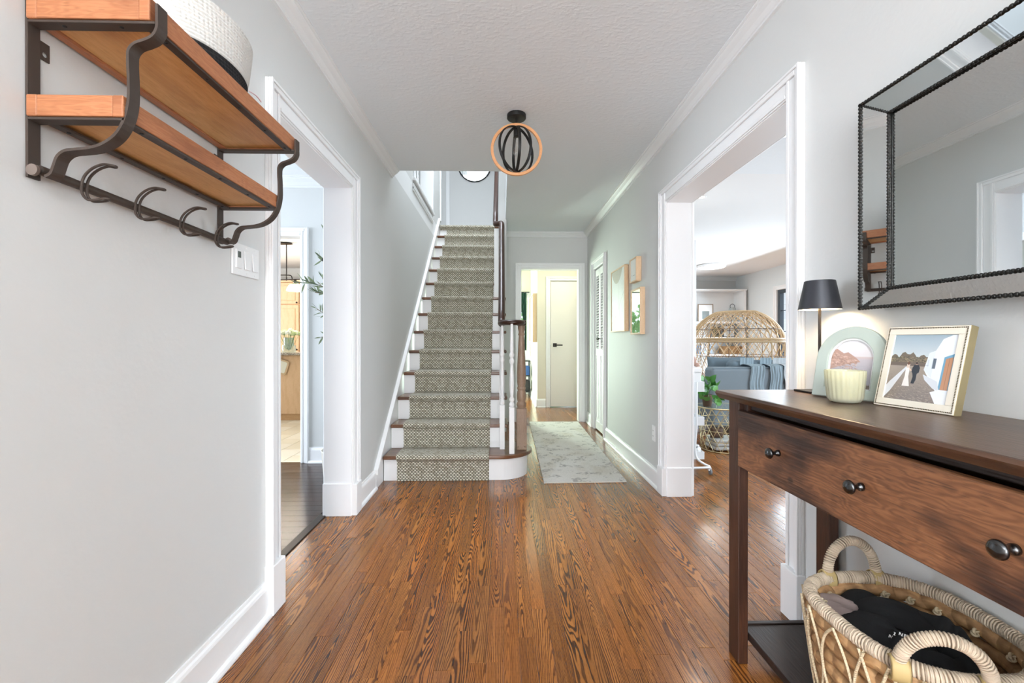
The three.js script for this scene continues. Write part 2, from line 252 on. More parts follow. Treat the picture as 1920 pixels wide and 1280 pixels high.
{
  reseed(11);
  const floor = struct('floor'), all = [];
  part('subfloor', box(XLo, LIV + 0.1, -0.05, -0.0065, FRONT, BACK), M.dark, floor);
  for (let x = XLo, k = 0; x < LIV; x += 0.0572, k++) {
    let d = FRONT - ru(0, 0.9);
    while (d < BACK) {
      const L = rnd() < 0.25 ? ru(0.25, 0.5) : ru(0.5, 1.35), d0 = Math.max(d, FRONT), d1 = Math.min(d + L, BACK), xm = x + 0.0286, dm = (d0 + d1) / 2; d += L;
      const tone = ru(0.74, 1.14), warm = ru(-0.05, 0.05), strip = Math.floor(rnd() * STRIPS), u0 = rnd();
      if (d1 - d0 < 0.02) continue;
      if (xm < XL && (d1 < 1.8 || d0 > 2.85)) continue;
      if (xm < -0.1 && d0 > 3.75) continue;
      const at = dm * 1.32 / Math.max(xm, 0.01), seen = d1 > 1.4 && (xm < XR ? d0 < 6 || (xm > 0.2 && d0 < 7.2) : xm > XRo ? at > 1.7 && at < 3.1 && dm < 5 && xm < 2.6 : d0 < 3.05 && d1 > 1.77 && xm > 0);
      all.push({ g: () => boardGeo(x, x + 0.0568, d0, d1 - 0.0004, ru(-0.0002, 0.0002), 'd', strip, [tone * (1 + warm), tone, tone * (1 - warm)], u0), score: seen ? (d1 - d0) / Math.max(dm, 1.4) ** 3 : -1 });
    }
  }
  all.sort((a, b) => b.score - a.score);
  const rest = [];
  all.forEach((p, i) => { const g = p.g(); if (i < 300 && p.score > 0) { part('plank', g, M.oak, floor); } else rest.push(g); });
  const r = part('planks_beyond', rest, M.oak, floor); r.userData.kind = 'stuff';
  // dining room: dark stained boards that run across
  const dark = struct('floor'), rest2 = []; M.oakDark = phy({ map: oakMap, color: '#8d8078', roughness: 0.75, roughnessMap: scuff, vertexColors: true });
  part('subfloor', box(-4.4, XLo, -0.05, -0.0065, FRONT, 4.02), M.dark, dark);
  for (let d = FRONT; d < 4.0; d += 0.083) {
    let x = XLo - ru(0, 0.6);
    let x1 = XLo - 0.045;
    while (x1 > -4.4) { const x0 = Math.max(-4.4, x1 - ru(0.5, 1.1)), t = ru(0.3, 0.55); const g = boardGeo(x0, x1 - 0.0004, d, Math.min(d + 0.0825, 4.018), ru(-0.0002, 0.0002), 'x', Math.floor(rnd() * STRIPS), [t, t * 0.96, t * 0.93], rnd()); if (d > 1.95 && x1 > -1.85) part('plank', g, M.oakDark, dark); else rest2.push(g); x1 = x0; }
  }
  part('planks_beyond', rest2, M.oakDark, dark).userData.kind = 'stuff';
  part('threshold', rb(XLo - 0.045, XLo + 0.003, -0.006, 0.007, 1.86, 2.8, 0.004), M.bronze, dark);
  // kitchen: cream tiles with recessed joints
  const tiles = struct('floor'), rest3 = [], tv = [0, 1, 2].map((k) => std({ color: ['#e6dcc4', '#ded2b8', '#ebe2cd'][k], roughness: 0.28 }));
  part('grout_bed', box(-6, XLo, -0.05, -0.003, 4.02, 9.2), std({ color: '#a79c86', roughness: 0.9 }), tiles);
  for (let x = -1.1; x > -6; x -= 0.214) for (let d = 4.025; d < 9; d += 0.236) { const g = rb(Math.max(x - 0.209, -6), x, -0.004, 0, d, d + 0.231, 0.0015, 1); if (d < 6.3 && x > -3.3 && x < -1.5) part('tile', g, tv[Math.floor(rnd() * 3)], tiles); else rest3.push(g); }
  part('tiles_beyond', rest3, tv[0], tiles).userData.kind = 'stuff';
}
function cut(a0, a1, h0, h1, openings) {             // a wall seen flat, cut into rectangles round its openings
  const out = []; let a = a0;
  for (const o of openings.slice().sort((p, q) => p[0] - q[0])) { if (o[0] > a) out.push([a, o[0], h0, h1]); if (o[2] > h0) out.push([o[0], o[1], h0, o[2]]); if (o[3] < h1) out.push([o[0], o[1], o[3], h1]); a = o[1]; }
  if (a < a1) out.push([a, a1, h0, h1]); return out;
}
const wallX = (name, x0, x1, d0, d1, h0, h1, op = [], mat = M.wall) => smesh(name, cut(d0, d1, h0, h1, op).map((r) => box(x0, x1, r[2], r[3], r[0], r[1])), mat);
const wallD = (name, d0, d1, x0, x1, h0, h1, op = [], mat = M.wall) => smesh(name, cut(x0, x1, h0, h1, op).map((r) => box(r[0], r[1], r[2], r[3], d0, d1)), mat);
const LO = [1.873, 2.782, 0, 2.02], RO = [1.758, 3.072, 0, 2.035], CO = [4.965, 5.465, 0, 1.945], BO = [0.262, 1.03, 0, 2.03];
wallX('wall_left', XLo, XL, FRONT, 9.0, 0, CH, [LO]);
wallX('wall_left_upper', XLo, XL, 3.72, 6.85, UP, UC, [[4.71, 6.02, UP, UC]]);
wallX('wall_right', XR, XRo, FRONT, 6.06, 0, CH, [RO, CO]);
wallD('wall_back', 5.94, 6.06, 0.062, XR, 0, CH, [BO]);
wallX('wall_stair', -0.03, 0.06, 5.3, 6.62, 0, CH);
wallX('wall_stair_upper', -0.03, 0.05, 5.3, 8.4, CH, UC);
wallX('wall_stairwell_right', 0.05, 0.16, 3.72, 5.3, UP, UC);
wallD('wall_front', FRONT - 0.15, FRONT, -4.6, LIV + 0.2, 0, CH, [[-0.8, 1.0, 0, 2.32]]);
wallX('wall_living_right', LIV, LIV + 0.2, FRONT, BACK, 0, CH, [[1.4, 3.8, 0.45, 2.2], [6.5, 8.53, 0.45, 2.05]], std({ color: '#e2e6e6', roughness: 0.65 }));
wallD('wall_living_back', BACK, BACK + 0.15, 1.7, LIV + 0.2, 0, CH);
wallX('wall_hall_end_right', 1.7, 1.85, 6.06, BACK, 0, CH);
wallD('wall_living_near', 6.06, 6.2, XRo, 1.85, 0, CH);
wallD('wall_dining_far', 4.0, 4.12, -4.6, XLo, 0, CH, [[-2.65, -1.77, 0, 2.0]]);
wallX('wall_dining_left', -4.6, -4.4, FRONT, 4.0, 0, CH, [[0.9, 3.8, 0.6, 2.25]]);
wallX('wall_kitchen_left', -6.2, -6.0, 4.0, 9.2, 0, CH, [[5.3, 7.1, 1.0, 2.2]]);
wallD('wall_kitchen_near', 4.0, 4.12, -6.0, -4.6, 0, CH);
wallD('wall_kitchen_back', 9.0, 9.15, -6.2, XLo, 0, CH);
wallD('wall_garden', 9.0, 9.15, XLo, 0.58, 0, CH, [[-0.9, 0.525, 0, 2.0]], M.wallBack);
// block of the back hall: its face holds a door, its side looks into the garden room
smesh('wall_back_hall', [...cut(0.58, 1.7, 0, CH, [[0.79, 1.5, 0, 2.04]]).map((r) => box(r[0], r[1], r[2], r[3], 7.22, 7.32)), box(0.58, 0.68, 0, CH, 7.32, 9.15)], M.wallBack);
// upper floor round the stairwell
wallD('wall_upper_back', 8.4, 8.55, -2.5, 1.2, UP, UC);
wallX('wall_upper_left', -2.6, -2.45, 3.6, 8.4, UP, UC);
wallD('wall_upper_front', 3.57, 3.72, -2.6, 0.2, UP, UC);
// ceilings are slabs with the upper floor on top
smesh('ceiling', [box(-6.2, LIV + 0.2, CH, UP, FRONT - 0.15, 3.8), box(0.05, 1.32, CH, UP, 3.8, 6.0)], M.ceil);
smesh('ceiling', [box(-6.2, XL, CH, UP, 3.8, 9.2), box(XL, -0.03, CH, UP, 6.64, 9.2), box(-0.03, 1.32, CH, UP, 6.0, 9.2)], M.ceilPlain);
smesh('ceiling', [box(1.32, LIV + 0.2, CH, UP, 3.8, 10.2)], M.ceilPlain);
smesh('ceiling', cut(3.5, 8.55, -2.6, 1.2, [[4.6, 6.1, -0.9, -0.1]]).map((r) => box(r[2], r[3], UC, UC + 0.1, r[0], r[1])), M.ceilPlain);

// ---------- trim ----------
const CROWN = [[0, 0], [0.068, 0], [0.068, -0.007], [0.059, -0.01], [0.059, -0.015], [0.052, -0.022], [0.034, -0.034], [0.02, -0.049], [0.014, -0.052], [0.014, -0.062], [0, -0.064]];
const BASE = [[0, 0], [0.03, 0], [0.03, 0.008], [0.026, 0.016], [0.019, 0.02], [0.016, 0.022], [0.016, 0.112], [0.013, 0.122], [0.008, 0.128], [0.006, 0.138], [0, 0.138]];
const runD = (prof, x, sgn, d0, d1, y = 0) => { const g = ext(prof.map((p) => [p[0] * sgn, p[1]]), d1 - d0); g.translate(x, y, -d1); return uvm(g); };
const runX = (prof, d, x0, x1, y = 0) => { const g = ext(prof.map((p) => [-p[0], p[1]]), x1 - x0); g.rotateY(Math.PI / 2); g.translate(x0, y, -d); return uvm(g); };
smesh('trim_crown_left', runD(CROWN, XL, 1, FRONT, 3.8, CH), M.crown);
smesh('trim_crown_right', runD(CROWN, XR, -1, FRONT, 5.94, CH), M.crown);
smesh('trim_crown_back', runX(CROWN, 5.94, 0.062, XR, CH), M.crown);
smesh('trim_crown_dining', runX(CROWN.map((p) => [p[0] * 1.2, p[1] * 1.4]), 4.0, -4.4, XLo, CH), M.crown);
smesh('trim_crown_living', runX(CROWN.map((p) => [p[0], p[1] * 1.3]), BACK, 1.85, LIV, CH), M.crown);
smesh('baseboard_left', [runD(BASE, XL, 1, FRONT, 1.772), runD(BASE, XL, 1, 2.895, 3.27)], M.trim);
smesh('baseboard_right', [runD(BASE, XR, -1, FRONT, 1.655), runD(BASE, XR, -1, 3.17, 4.86), runD(BASE, XR, -1, 5.57, 5.94)], M.trim);
smesh('baseboard_dining', runX(BASE, 4.0, -1.7, XLo), M.trim);
smesh('baseboard_back_hall', [runX(BASE, 7.22, 0.58, 0.715), runD(BASE, 0.58, -1, 7.22, 9.0)], M.trim);
// casings: a = position along the wall, t = how far it stands proud
const onX = (x, sgn) => (a0, a1, h0, h1, t0, t1, r = 0.004) => { const p = x + sgn * t0, q = x + sgn * t1; return rb(Math.min(p, q), Math.max(p, q), h0, h1, a0, a1, r, 2); };
const onD = (d) => (a0, a1, h0, h1, t0, t1, r = 0.004) => rb(a0, a1, h0, h1, d - t1, d - t0, r, 2);
function casing(box3, o, { w = 0.095, plinth = true, jamb } = {}) {
  const [a0, a1, , h] = o, t = struct('trim'), P = plinth ? 0.19 : 0;
  const strip = (m0, m1, h0, h1) => box3(m0, m1, h0, h1, 0, 0.014);
  const side = (inner, s) => { const q = (u, v, t0, t1) => box3(Math.min(inner + s * u, inner + s * v), Math.max(inner + s * u, inner + s * v), P, h + (u > 0.05 ? w : w), t0, t1); return [q(0, w, -0.002, 0.012), q(w - 0.03, w, 0.012, 0.024), q(w - 0.012, w, 0.024, 0.03), q(0.006, 0.022, 0.012, 0.018)]; };
  part('casing_side', side(a0, -1), M.trim, t); part('casing_side', side(a1, 1), M.trim, t);
  part('casing_head', [box3(a0, a1, h, h + w, -0.002, 0.0115), box3(a0 - w + 0.032, a1 + w - 0.032, h + w - 0.03, h + w - 0.0005, 0.011, 0.0235), box3(a0 - w + 0.013, a1 + w - 0.013, h + w - 0.012, h + w - 0.001, 0.023, 0.0295), box3(a0 + 0.001, a1 - 0.001, h + 0.006, h + 0.022, 0.0115, 0.0175)], M.trim, t);
  if (plinth) for (const [i, s] of [[a0, -1], [a1, 1]]) part('plinth_block', box3(Math.min(i - s * 0.0, i + s * (w + 0.006)), Math.max(i - s * 0.0, i + s * (w + 0.006)), 0, P + 0.004, -0.002, 0.034), M.trim, t);
  if (jamb) for (const g of jamb) part('jamb', g, M.trim, t);
  return t;
}
const jambsX = (o, x0, x1, b = 0) => [rb(x0, x1, 0, o[3] + 0.0, o[0] - 0.02, o[0] + b, 0.002), rb(x0, x1, 0, o[3], o[1] - b, o[1] + 0.02, 0.002), rb(x0, x1, o[3] - b, o[3] + 0.018, o[0], o[1], 0.002)];
casing(onX(XL, 1), LO, { jamb: [...jambsX(LO, XLo - 0.012, XL + 0.004, 0.004), rb(XLo - 0.016, XL + 0.002, 0, 0.2, LO[1] - 0.012, LO[1] + 0.002, 0.003)] });
casing(onX(XLo, -1), LO, { plinth: false });
casing(onX(XR, -1), RO, { jamb: [...jambsX(RO, XR - 0.004, XRo - 0.006, 0.004), rb(XR - 0.002, XRo - 0.003, 0, 0.2, RO[1] - 0.012, RO[1] + 0.002, 0.003), rb(XR - 0.002, XRo - 0.003, 0, 0.2, RO[0] - 0.002, RO[0] + 0.012, 0.003)] });
casing(onX(XRo, 1), RO, { plinth: false });
casing(onD(5.94), BO, { w: 0.075, plinth: false, jamb: [rb(BO[0] - 0.015, BO[0] + 0.004, 0, 2.03, 5.936, 6.064, 0.002), rb(BO[1] - 0.004, BO[1] + 0.015, 0, 2.03, 5.936, 6.064, 0.002), rb(BO[0], BO[1], 2.026, 2.045, 5.936, 6.064, 0.002)] });
casing(onX(XR, -1), CO, { w: 0.1, plinth: false });
casing(onD(4.0), [-2.65, -1.77, 0, 2.0], { w: 0.07, plinth: false, jamb: [rb(-1.774, -1.755, 0, 2.0, 3.996, 4.125, 0.002)] });
casing(onD(7.22), [0.79, 1.5, 0, 2.04], { w: 0.07, plinth: false });
casing(onD(9.0), [-0.9, 0.525, 0, 2.0], { w: 0.05, plinth: false });
// stairwell edge of the upper floor: apron and nosing
{ const t = struct('trim'); part('apron', [rb(XL, XL + 0.014, 2.64, 2.72, 4.69, 6.03), rb(XL, XL + 0.02, 2.66, 2.685, 4.69, 6.03)], M.white, t); part('nosing', rb(XL - 0.15, XL + 0.035, 2.745, 2.785, 4.69, 6.03, 0.01), M.white, t); part('casing_side', [rb(XL - 0.005, XL + 0.012, 2.72, UC, 6.02, 6.1), rb(XL, XL + 0.016, 2.88, UC, 6.78, 6.85)], M.white, t); }
{ const t = struct('trim'); part('casing_side', rb(-1.03, -0.965, UP, 4.9, 8.375, 8.4), M.white, t); part('casing_head', rb(-1.9, -0.965, 4.9, 4.98, 8.375, 8.4), M.white, t); }
// upstairs balustrade above the left wall
{
  const t = thing('balustrade', 'white balustrade along the upper floor edge, seen above the stairs', 'railing', [XL - 0.06, 2.785, 4.72]);
  const prof = [[0.016, 0], [0.016, 0.2], [0.012, 0.21], [0.018, 0.23], [0.01, 0.25], [0.017, 0.36], [0.01, 0.55], [0.016, 0.57], [0.012, 0.59], [0.016, 0.62], [0.016, 0.8]];
  for (let k = 0; k < 4; k++) part('baluster', place(lathe(prof.map((p) => [p[0] * 0.8, p[1]]), 12), { d: 0.07 + k * 0.17 }), M.white, t);
  part('handrail', rb(-0.03, 0.03, 0.8, 0.85, 0, 1.29, 0.015), M.white, t);
}
// ---------- doors and windows ----------
{
  const d = struct('door');                          // back hall door
  part('door_slab', rb(0.795, 1.495, 0.012, 2.035, 7.225, 7.262, 0.003), M.door, d);
  part('handle', [rb(0.835, 0.895, 0.975, 1.035, 7.214, 7.2245, 0.002), place(new THREE.CylinderGeometry(0.009, 0.009, 0.04, 16), { x: 0.865, y: 1.005, d: 7.196, rx: Math.PI / 2 }), rb(0.857, 0.985, 0.996, 1.014, 7.172, 7.186, 0.004)], M.bronze, d);
  part('latch_plate', rb(0.7915, 0.7945, 0.97, 1.03, 7.2215, 7.227, 0.001), M.mirror, d);
  const b = struct('door');                          // louvred bifold closet door
  const y0 = 0.015, y1 = 1.93, dz = [[4.972, 5.212], [5.218, 5.458]], rail = 0.042;
  for (const [a, c] of dz) {
    const p = part('leaf', [rb(1.15, 1.178, y0, y1, a, a + rail, 0.003), rb(1.15, 1.178, y0, y1, c - rail, c, 0.003), rb(1.15, 1.178, y0, y0 + 0.1, a + rail, c - rail, 0.003), rb(1.15, 1.178, y1 - 0.08, y1, a + rail, c - rail, 0.003), rb(1.15, 1.178, 0.9, 0.98, a + rail, c - rail, 0.003), rb(1.158, 1.172, 0.105, 0.9, a + rail, c - rail, 0.004), rb(1.153, 1.172, 0.15, 0.85, a + rail + 0.03, c - rail - 0.03, 0.006)], M.trim, b);
    for (let k = 0; k < 27; k++) { const g = rb(-0.016, 0.016, -0.003, 0.003, 0, c - a - 2 * rail, 0.002, 1); g.rotateZ(0.75); g.translate(1.165, 0.995 + k * 0.0322, -(a + rail)); part('slat', g, M.trim, p); }
  }
  part('knob', [place(lathe([[0, 0], [0.006, 0], [0.006, 0.012], [0.015, 0.018], [0.016, 0.026], [0.01, 0.032], [0, 0.033]], 20), { x: 1.149, y: 1.1, d: 5.19, rz: Math.PI / 2 })], M.bronze, b);
  part('knob', [place(lathe([[0, 0], [0.006, 0], [0.006, 0.012], [0.015, 0.018], [0.016, 0.026], [0.01, 0.032], [0, 0.033]], 20), { x: 1.149, y: 1.1, d: 5.24, rz: Math.PI / 2 })], M.bronze, b);
  part('closet_back', box(1.3, 1.315, 0, 1.945, 4.97, 5.46), M.wall, b);
  // windows: frame, mullions, glass
  const winX = (x, d0, d1, h0, h1, m, nd, nh, door) => {
    const w = struct('window'), f = 0.06, fr = [rb(x, x + 0.08, h0, h0 + f, d0, d1), rb(x, x + 0.08, h1 - f, h1, d0, d1), rb(x, x + 0.08, h0 + f, h1 - f, d0, d0 + f), rb(x, x + 0.08, h0 + f, h1 - f, d1 - f, d1)];
    part('window_frame', fr, m, w);
    for (let k = 1; k < nd; k++) part('mullion', rb(x + 0.02, x + 0.06, h0 + f, h1 - f, lerp(d0, d1, k / nd) - 0.025, lerp(d0, d1, k / nd) + 0.025), m, w);
    for (let k = 1; k < nh; k++) part('glazing_bar', rb(x + 0.03, x + 0.05, lerp(h0, h1, k / nh) - 0.008, lerp(h0, h1, k / nh) + 0.008, d0 + f, d1 - f), m, w);
    part('pane', box(x + 0.039, x + 0.041, h0 + f, h1 - f, d0 + f, d1 - f), M.glass, w);
    return w;
  };
  M.winDark = std({ color: '#3a444d', roughness: 0.4 });
  winX(LIV + 0.02, 6.5, 8.53, 0.45, 2.05, M.winDark, 3, 4); winX(LIV + 0.02, 1.4, 3.8, 0.45, 2.2, M.winDark, 3, 4);  // the second, nearer window is out of view, there for its light
  winX(-4.52, 0.9, 3.8, 0.6, 2.25, M.white, 3, 2); winX(-6.12, 5.3, 7.1, 1.0, 2.2, M.white, 2, 2);  // dining and kitchen windows, both unseen, where those rooms get their light
  casing(onX(LIV, -1), [6.5, 8.53, 0, 2.05], { w: 0.08, plinth: false });
  { const w = struct('door'); part('door_frame', [rb(-0.8, -0.72, 0, 2.32, FRONT - 0.12, FRONT - 0.03), rb(0.92, 1.0, 0, 2.32, FRONT - 0.12, FRONT - 0.03), rb(-0.72, 0.92, 2.24, 2.32, FRONT - 0.12, FRONT - 0.03), rb(-0.38, -0.3, 0, 2.24, FRONT - 0.12, FRONT - 0.03), rb(0.5, 0.58, 0, 2.24, FRONT - 0.12, FRONT - 0.03), rb(-0.72, 0.92, 0, 0.1, FRONT - 0.12, FRONT - 0.03)], M.white, w); part('pane', box(-0.72, 0.92, 0.1, 2.24, FRONT - 0.08, FRONT - 0.078), M.glass, w); }  // glazed front door out of view behind the camera, frames the hall light
  { const w = struct('door'); part('door_frame', [rb(-0.9, -0.84, 0, 2.0, 9.03, 9.11), rb(0.465, 0.525, 0, 2.0, 9.03, 9.11), rb(-0.84, 0.465, 1.94, 2.0, 9.03, 9.11), rb(-0.22, -0.14, 0, 1.94, 9.03, 9.11), rb(-0.84, 0.465, 0, 0.08, 9.03, 9.11)], M.white, w); part('pane', box(-0.84, 0.465, 0.08, 1.94, 9.07, 9.072), M.glass, w); }
  { const w = struct('window'); part('window_frame', [rb(-0.9, -0.1, UC + 0.02, UC + 0.1, 4.6, 4.65), rb(-0.9, -0.1, UC + 0.02, UC + 0.1, 6.05, 6.1), rb(-0.9, -0.85, UC + 0.02, UC + 0.1, 4.65, 6.05), rb(-0.15, -0.1, UC + 0.02, UC + 0.1, 4.65, 6.05)], M.white, w); part('pane', box(-0.85, -0.15, UC + 0.05, UC + 0.052, 4.65, 6.05), M.glass, w); }  // frame of the unseen skylight that lights the stairs
}

// ---------- staircase ----------
const RI = 0.1966, RUN = 0.2415, N0 = 3.43, nose = (i) => N0 + RUN * (i - 1);
{
  const s = thing('staircase', 'straight staircase with white risers, brown wooden treads and a rounded bottom step', 'stairs', [0, 0, 0]);
  const bull = (r, x0, inset) => { const sh = new THREE.Shape(), c = 3.69; sh.moveTo(x0, -(N0 + inset)); sh.lineTo(-0.01, -(N0 + inset)); for (let k = 1; k <= 24; k++) { const a = Math.PI / 2 - k * Math.PI / 24; sh.lineTo(-0.01 + r * Math.cos(a), -c + r * Math.sin(a)); } sh.lineTo(-0.01, -3.95); sh.lineTo(x0, -3.73); sh.closePath(); return sh; };
  const flat = (sh, th, y, bev) => { const g = ext(sh, th - 2 * bev, bev, [], 3); g.rotateX(-Math.PI / 2); g.translate(0, y + bev, 0); return g; };
  // shapes lie in (x, -d): turning about x by -90 degrees sends their second axis to -z, so feed d with its sign changed
  const flip = (sh) => new THREE.Shape(sh.getPoints(1).map((p) => new THREE.Vector2(p.x, -p.y)));
  part('tread', grain(flat(flip(bull(0.26, -0.903, 0)), 0.028, RI - 0.028, 0.008), 'x'), M.tread, s);
  part('riser', uvm(flat(flip(bull(0.222, -0.903, 0.038)), RI - 0.029, 0.0005, 0)), M.white, s);
  for (let i = 2; i <= 13; i++) {
    part('tread', grain(rb(-0.903, i <= 8 ? 0.052 : -0.031, i * RI - 0.028, i * RI, nose(i), nose(i + 1) + 0.045, 0.008, 3), 'x', i * 0.37, i * 0.11), M.tread, s);
    part('riser', rb(-0.903, i <= 8 ? 0.029 : -0.031, (i - 1) * RI + 0.0005, i * RI - 0.0285, nose(i) + 0.028, nose(i) + 0.046, 0.002), M.white, s);
  }
  part('riser', rb(-0.903, -0.031, 13 * RI, 14 * RI - 0.03, nose(14) + 0.028, nose(14) + 0.046, 0.002), M.white, s);
  part('landing_tread', grain(rb(-0.903, -0.031, 14 * RI - 0.028, 14 * RI, nose(14), nose(14) + 0.2, 0.008), 'x'), M.tread, s);
  // closed side under the treads
  const side = [[-3.93, 0.0005]]; for (let i = 2; i <= 8; i++) { const d = nose(i) + 0.046; side.push([-Math.max(d, 3.93), (i - 1) * RI - 0.03], [-Math.max(d, 3.93), i * RI - 0.03]); } side.push([-5.298, 8 * RI - 0.03], [-5.298, 0.0005]);
  const g = ext(side, 0.03); g.rotateY(-Math.PI / 2); g.translate(0.03, 0, 0); part('side_panel', uvm(g), M.wall, s);
  part('corner_board', rb(-0.085, -0.031, 8 * RI, 2.395, 5.268, 5.32, 0.004), M.white, s);
  // skirting that climbs the wall
  const top = (d) => RI + (d - N0) * RI / RUN + 0.085, sk = (off, w) => { const a = [[-3.268, w ? 0.104 : 0.0005], [-3.268, 0.139], [-6.62, top(6.62)], [-6.62, top(6.62) - (w || 0.36)]]; if (!w) a.push([-3.7, 0.0005]); return a; };
  const board = (p, x0, th) => { const q = ext(p, th); q.rotateY(-Math.PI / 2); q.translate(x0 + th, 0, 0); return uvm(q); };
  part('skirt_board', [board(sk(), XL, 0.018), board(sk(0, 0.035), XL + 0.0175, 0.008), board(sk(0, 0.014), XL + 0.025, 0.006)], M.trim, s);
}
{ // carpet runner: follows each riser and tread, with a soft fold over every nosing
  const th = 0.012, P = [[3.455, 0.001]];
  for (let i = 1; i <= 14; i++) {
    const n = nose(i), h = i * RI, f = n + (i === 1 ? 0.026 : 0.018);
    P.push([f, h - 0.06], [f - 0.006, h - 0.04], [n - 0.012, h - 0.026], [n - 0.016, h - 0.012], [n - 0.013, h + 0.003], [n - 0.004, h + 0.011], [n + 0.012, h + 0.0125]);
    if (i < 14) { const m = nose(i + 1) + 0.018; P.push([m - 0.018, h + 0.0125], [m - 0.005, h + 0.016], [m, h + 0.03]); } else P.push([n + 0.95, h + 0.0125]);
  }
  const inner = P.map((p, i) => { const a = P[Math.max(0, i - 1)], b = P[Math.min(P.length - 1, i + 1)], tx = b[0] - a[0], ty = b[1] - a[1], l = Math.hypot(tx, ty); return [p[0] + ty / l * th, p[1] - tx / l * th]; });
  const strip = (x0, x1, name, from, to) => {
    const pos = [], uv = [], idx = []; let len = 0; const NX = 2;
    for (let k = from; k <= to; k++) { if (k > from) len += Math.hypot(P[k][0] - P[k - 1][0], P[k][1] - P[k - 1][1]); for (const x of [x0, x1]) { pos.push(x, P[k][1], -P[k][0]); uv.push(x, len); } }
    const n = to - from + 1; for (let k = 0; k < n - 1; k++) idx.push(2 * k, 2 * k + 1, 2 * k + 2, 2 * k + 1, 2 * k + 3, 2 * k + 2);
    for (const [x, o] of [[x0, 1], [x1, -1]]) { const b = pos.length / 3; for (let k = from; k <= to; k++) { pos.push(x, P[k][1], -P[k][0], x, inner[k][1], -inner[k][0]); uv.push(0, 0, 0.01, 0.01); } for (let k = 0; k < n - 1; k++) { const q = b + 2 * k; o > 0 ? idx.push(q, q + 2, q + 1, q + 1, q + 2, q + 3) : idx.push(q, q + 1, q + 2, q + 1, q + 3, q + 2); } }
    const g = new THREE.BufferGeometry(); g.setAttribute('position', new THREE.Float32BufferAttribute(pos, 3)); g.setAttribute('uv', new THREE.Float32BufferAttribute(uv, 2)); g.setIndex(idx); g.computeVertexNormals(); return g;
  };
  single('stair_runner', [strip(-0.8, -0.095, 0, 0, P.length - 1), strip(-0.9, -0.8, 0, P.length - 8, P.length - 1)], M.runner, 'woven grey-green loop carpet runner going up the middle of the stairs', 'carpet');
}
{ // railing: handrail with a scrolled end on a turned newel, white balusters
  const t = thing('stair_railing', 'brown wooden stair handrail on white turned balusters and a brown newel post', 'railing', [0, 0, 0]);
  const hc = (d) => RI + (d - N0) * RI / RUN + 0.775, yv = 1.222;
  const flatten = (g, k = 0.82) => g;
  part('handrail', grain(tube([V(-0.07, hc(6.9), 6.9), V(-0.07, hc(6.2), 6.2), V(-0.07, hc(5.6), 5.6), V(-0.07, hc(5.42), 5.42), V(-0.07, 2.475, 5.34), V(-0.066, 2.452, 5.29), V(-0.04, 2.447, 5.265), V(-0.006, 2.45, 5.24), V(0.004, 2.425, 5.2), V(0.004, hc(5.1) - 0.01, 5.1), V(0.004, hc(4.6), 4.6), V(0.004, hc(4.1), 4.1), V(0.003, hc(3.84) + 0.006, 3.84), V(0.002, yv + 0.004, 3.75), V(0.002, yv, 3.7)], 0.03, false, 160, 14), 'z'), M.rail, t);
  const vol = tube([V(0.002, 0, 3.71), V(0.004, 0, 3.64), V(0.024, 0, 3.57), V(0.068, 0, 3.53), V(0.115, 0, 3.53), V(0.15, 0, 3.565), V(0.163, 0, 3.61), V(0.164, 0, 3.645)], 0.032, false, 60, 12); bent(vol, (v) => { v.y = v.y * 0.68 + yv; });
  part('volute', [grain(vol, 'z'), place(lathe([[0, 0.023], [0.036, 0.022], [0.042, 0.014], [0.042, -0.012], [0.037, -0.021], [0, -0.022]], 28), { x: 0.164, y: yv, d: 3.645 })], M.rail, t);
  const nb = RI, sq = 0.041, N = [[0.041, 0.53], [0.03, 0.532], [0.036, 0.545], [0.04, 0.56], [0.036, 0.575], [0.03, 0.58], [0.033, 0.59], [0.037, 0.61], [0.038, 0.635], [0.034, 0.665], [0.029, 0.675], [0.033, 0.682], [0.036, 0.692], [0.033, 0.702], [0.031, 0.706], [0.036, 0.74], [0.037, 0.79], [0.035, 0.86], [0.03, 0.96], [0.026, 1.06], [0.023, 1.11], [0.0225, 1.118], [0.027, 1.124], [0.028, 1.132], [0.024, 1.14], [0.023, 1.15], [0.029, 1.175], [0.03, 1.2]];
  part('newel_post', [grain(rb(0.164 - sq, 0.164 + sq, nb, 0.53, 3.645 - sq, 3.645 + sq, 0.004), 'y'), place(grain(lathe(N, 28), 'y', 0.3), { x: 0.164, d: 3.645 })], M.newel, t);
  for (const [a, b] of [[-0.026, -0.041], [0.026, -0.041]]) part('peg', place(new THREE.SphereGeometry(0.006, 10, 8), { x: 0.164 + a, y: 0.225, d: 3.645 + b }), M.newel, t);
  const balu = (h, r = 1) => { const q = h - 0.36, S = (k) => 0.36 + q * k, w = 0.0205; return [rb(-w, w, 0, 0.36, -w, w, 0.003), lathe([[0.02, 0.36], [0.015, 0.363], [0.02, 0.375], [0.021, 0.386], [0.015, 0.398], [0.012, 0.404], [0.02, 0.415], [0.021, 0.426], [0.013, 0.438], [0.011, 0.45], [0.0165, S(0.2)], [0.0185, S(0.29)], [0.0165, S(0.4)], [0.0115, S(0.5)], [0.011, S(0.515)], [0.019, S(0.54)], [0.019, S(0.565)], [0.012, S(0.585)], [0.012, S(0.595)], [0.019, S(0.615)], [0.0195, S(0.635)], [0.0135, S(0.655)], [0.0135, S(0.665)], [0.015, S(0.7)], [0.0135, S(0.8)], [0.0095, S(1)]], 20)]; };
  const bm = (x, d, h0, h1) => part('baluster', balu(h1 - h0).map((g) => place(g, { x, y: h0, d })), M.white, t);
  bm(0.0815, 3.5, RI, 1.21); bm(0.007, 3.648, RI, 1.215);
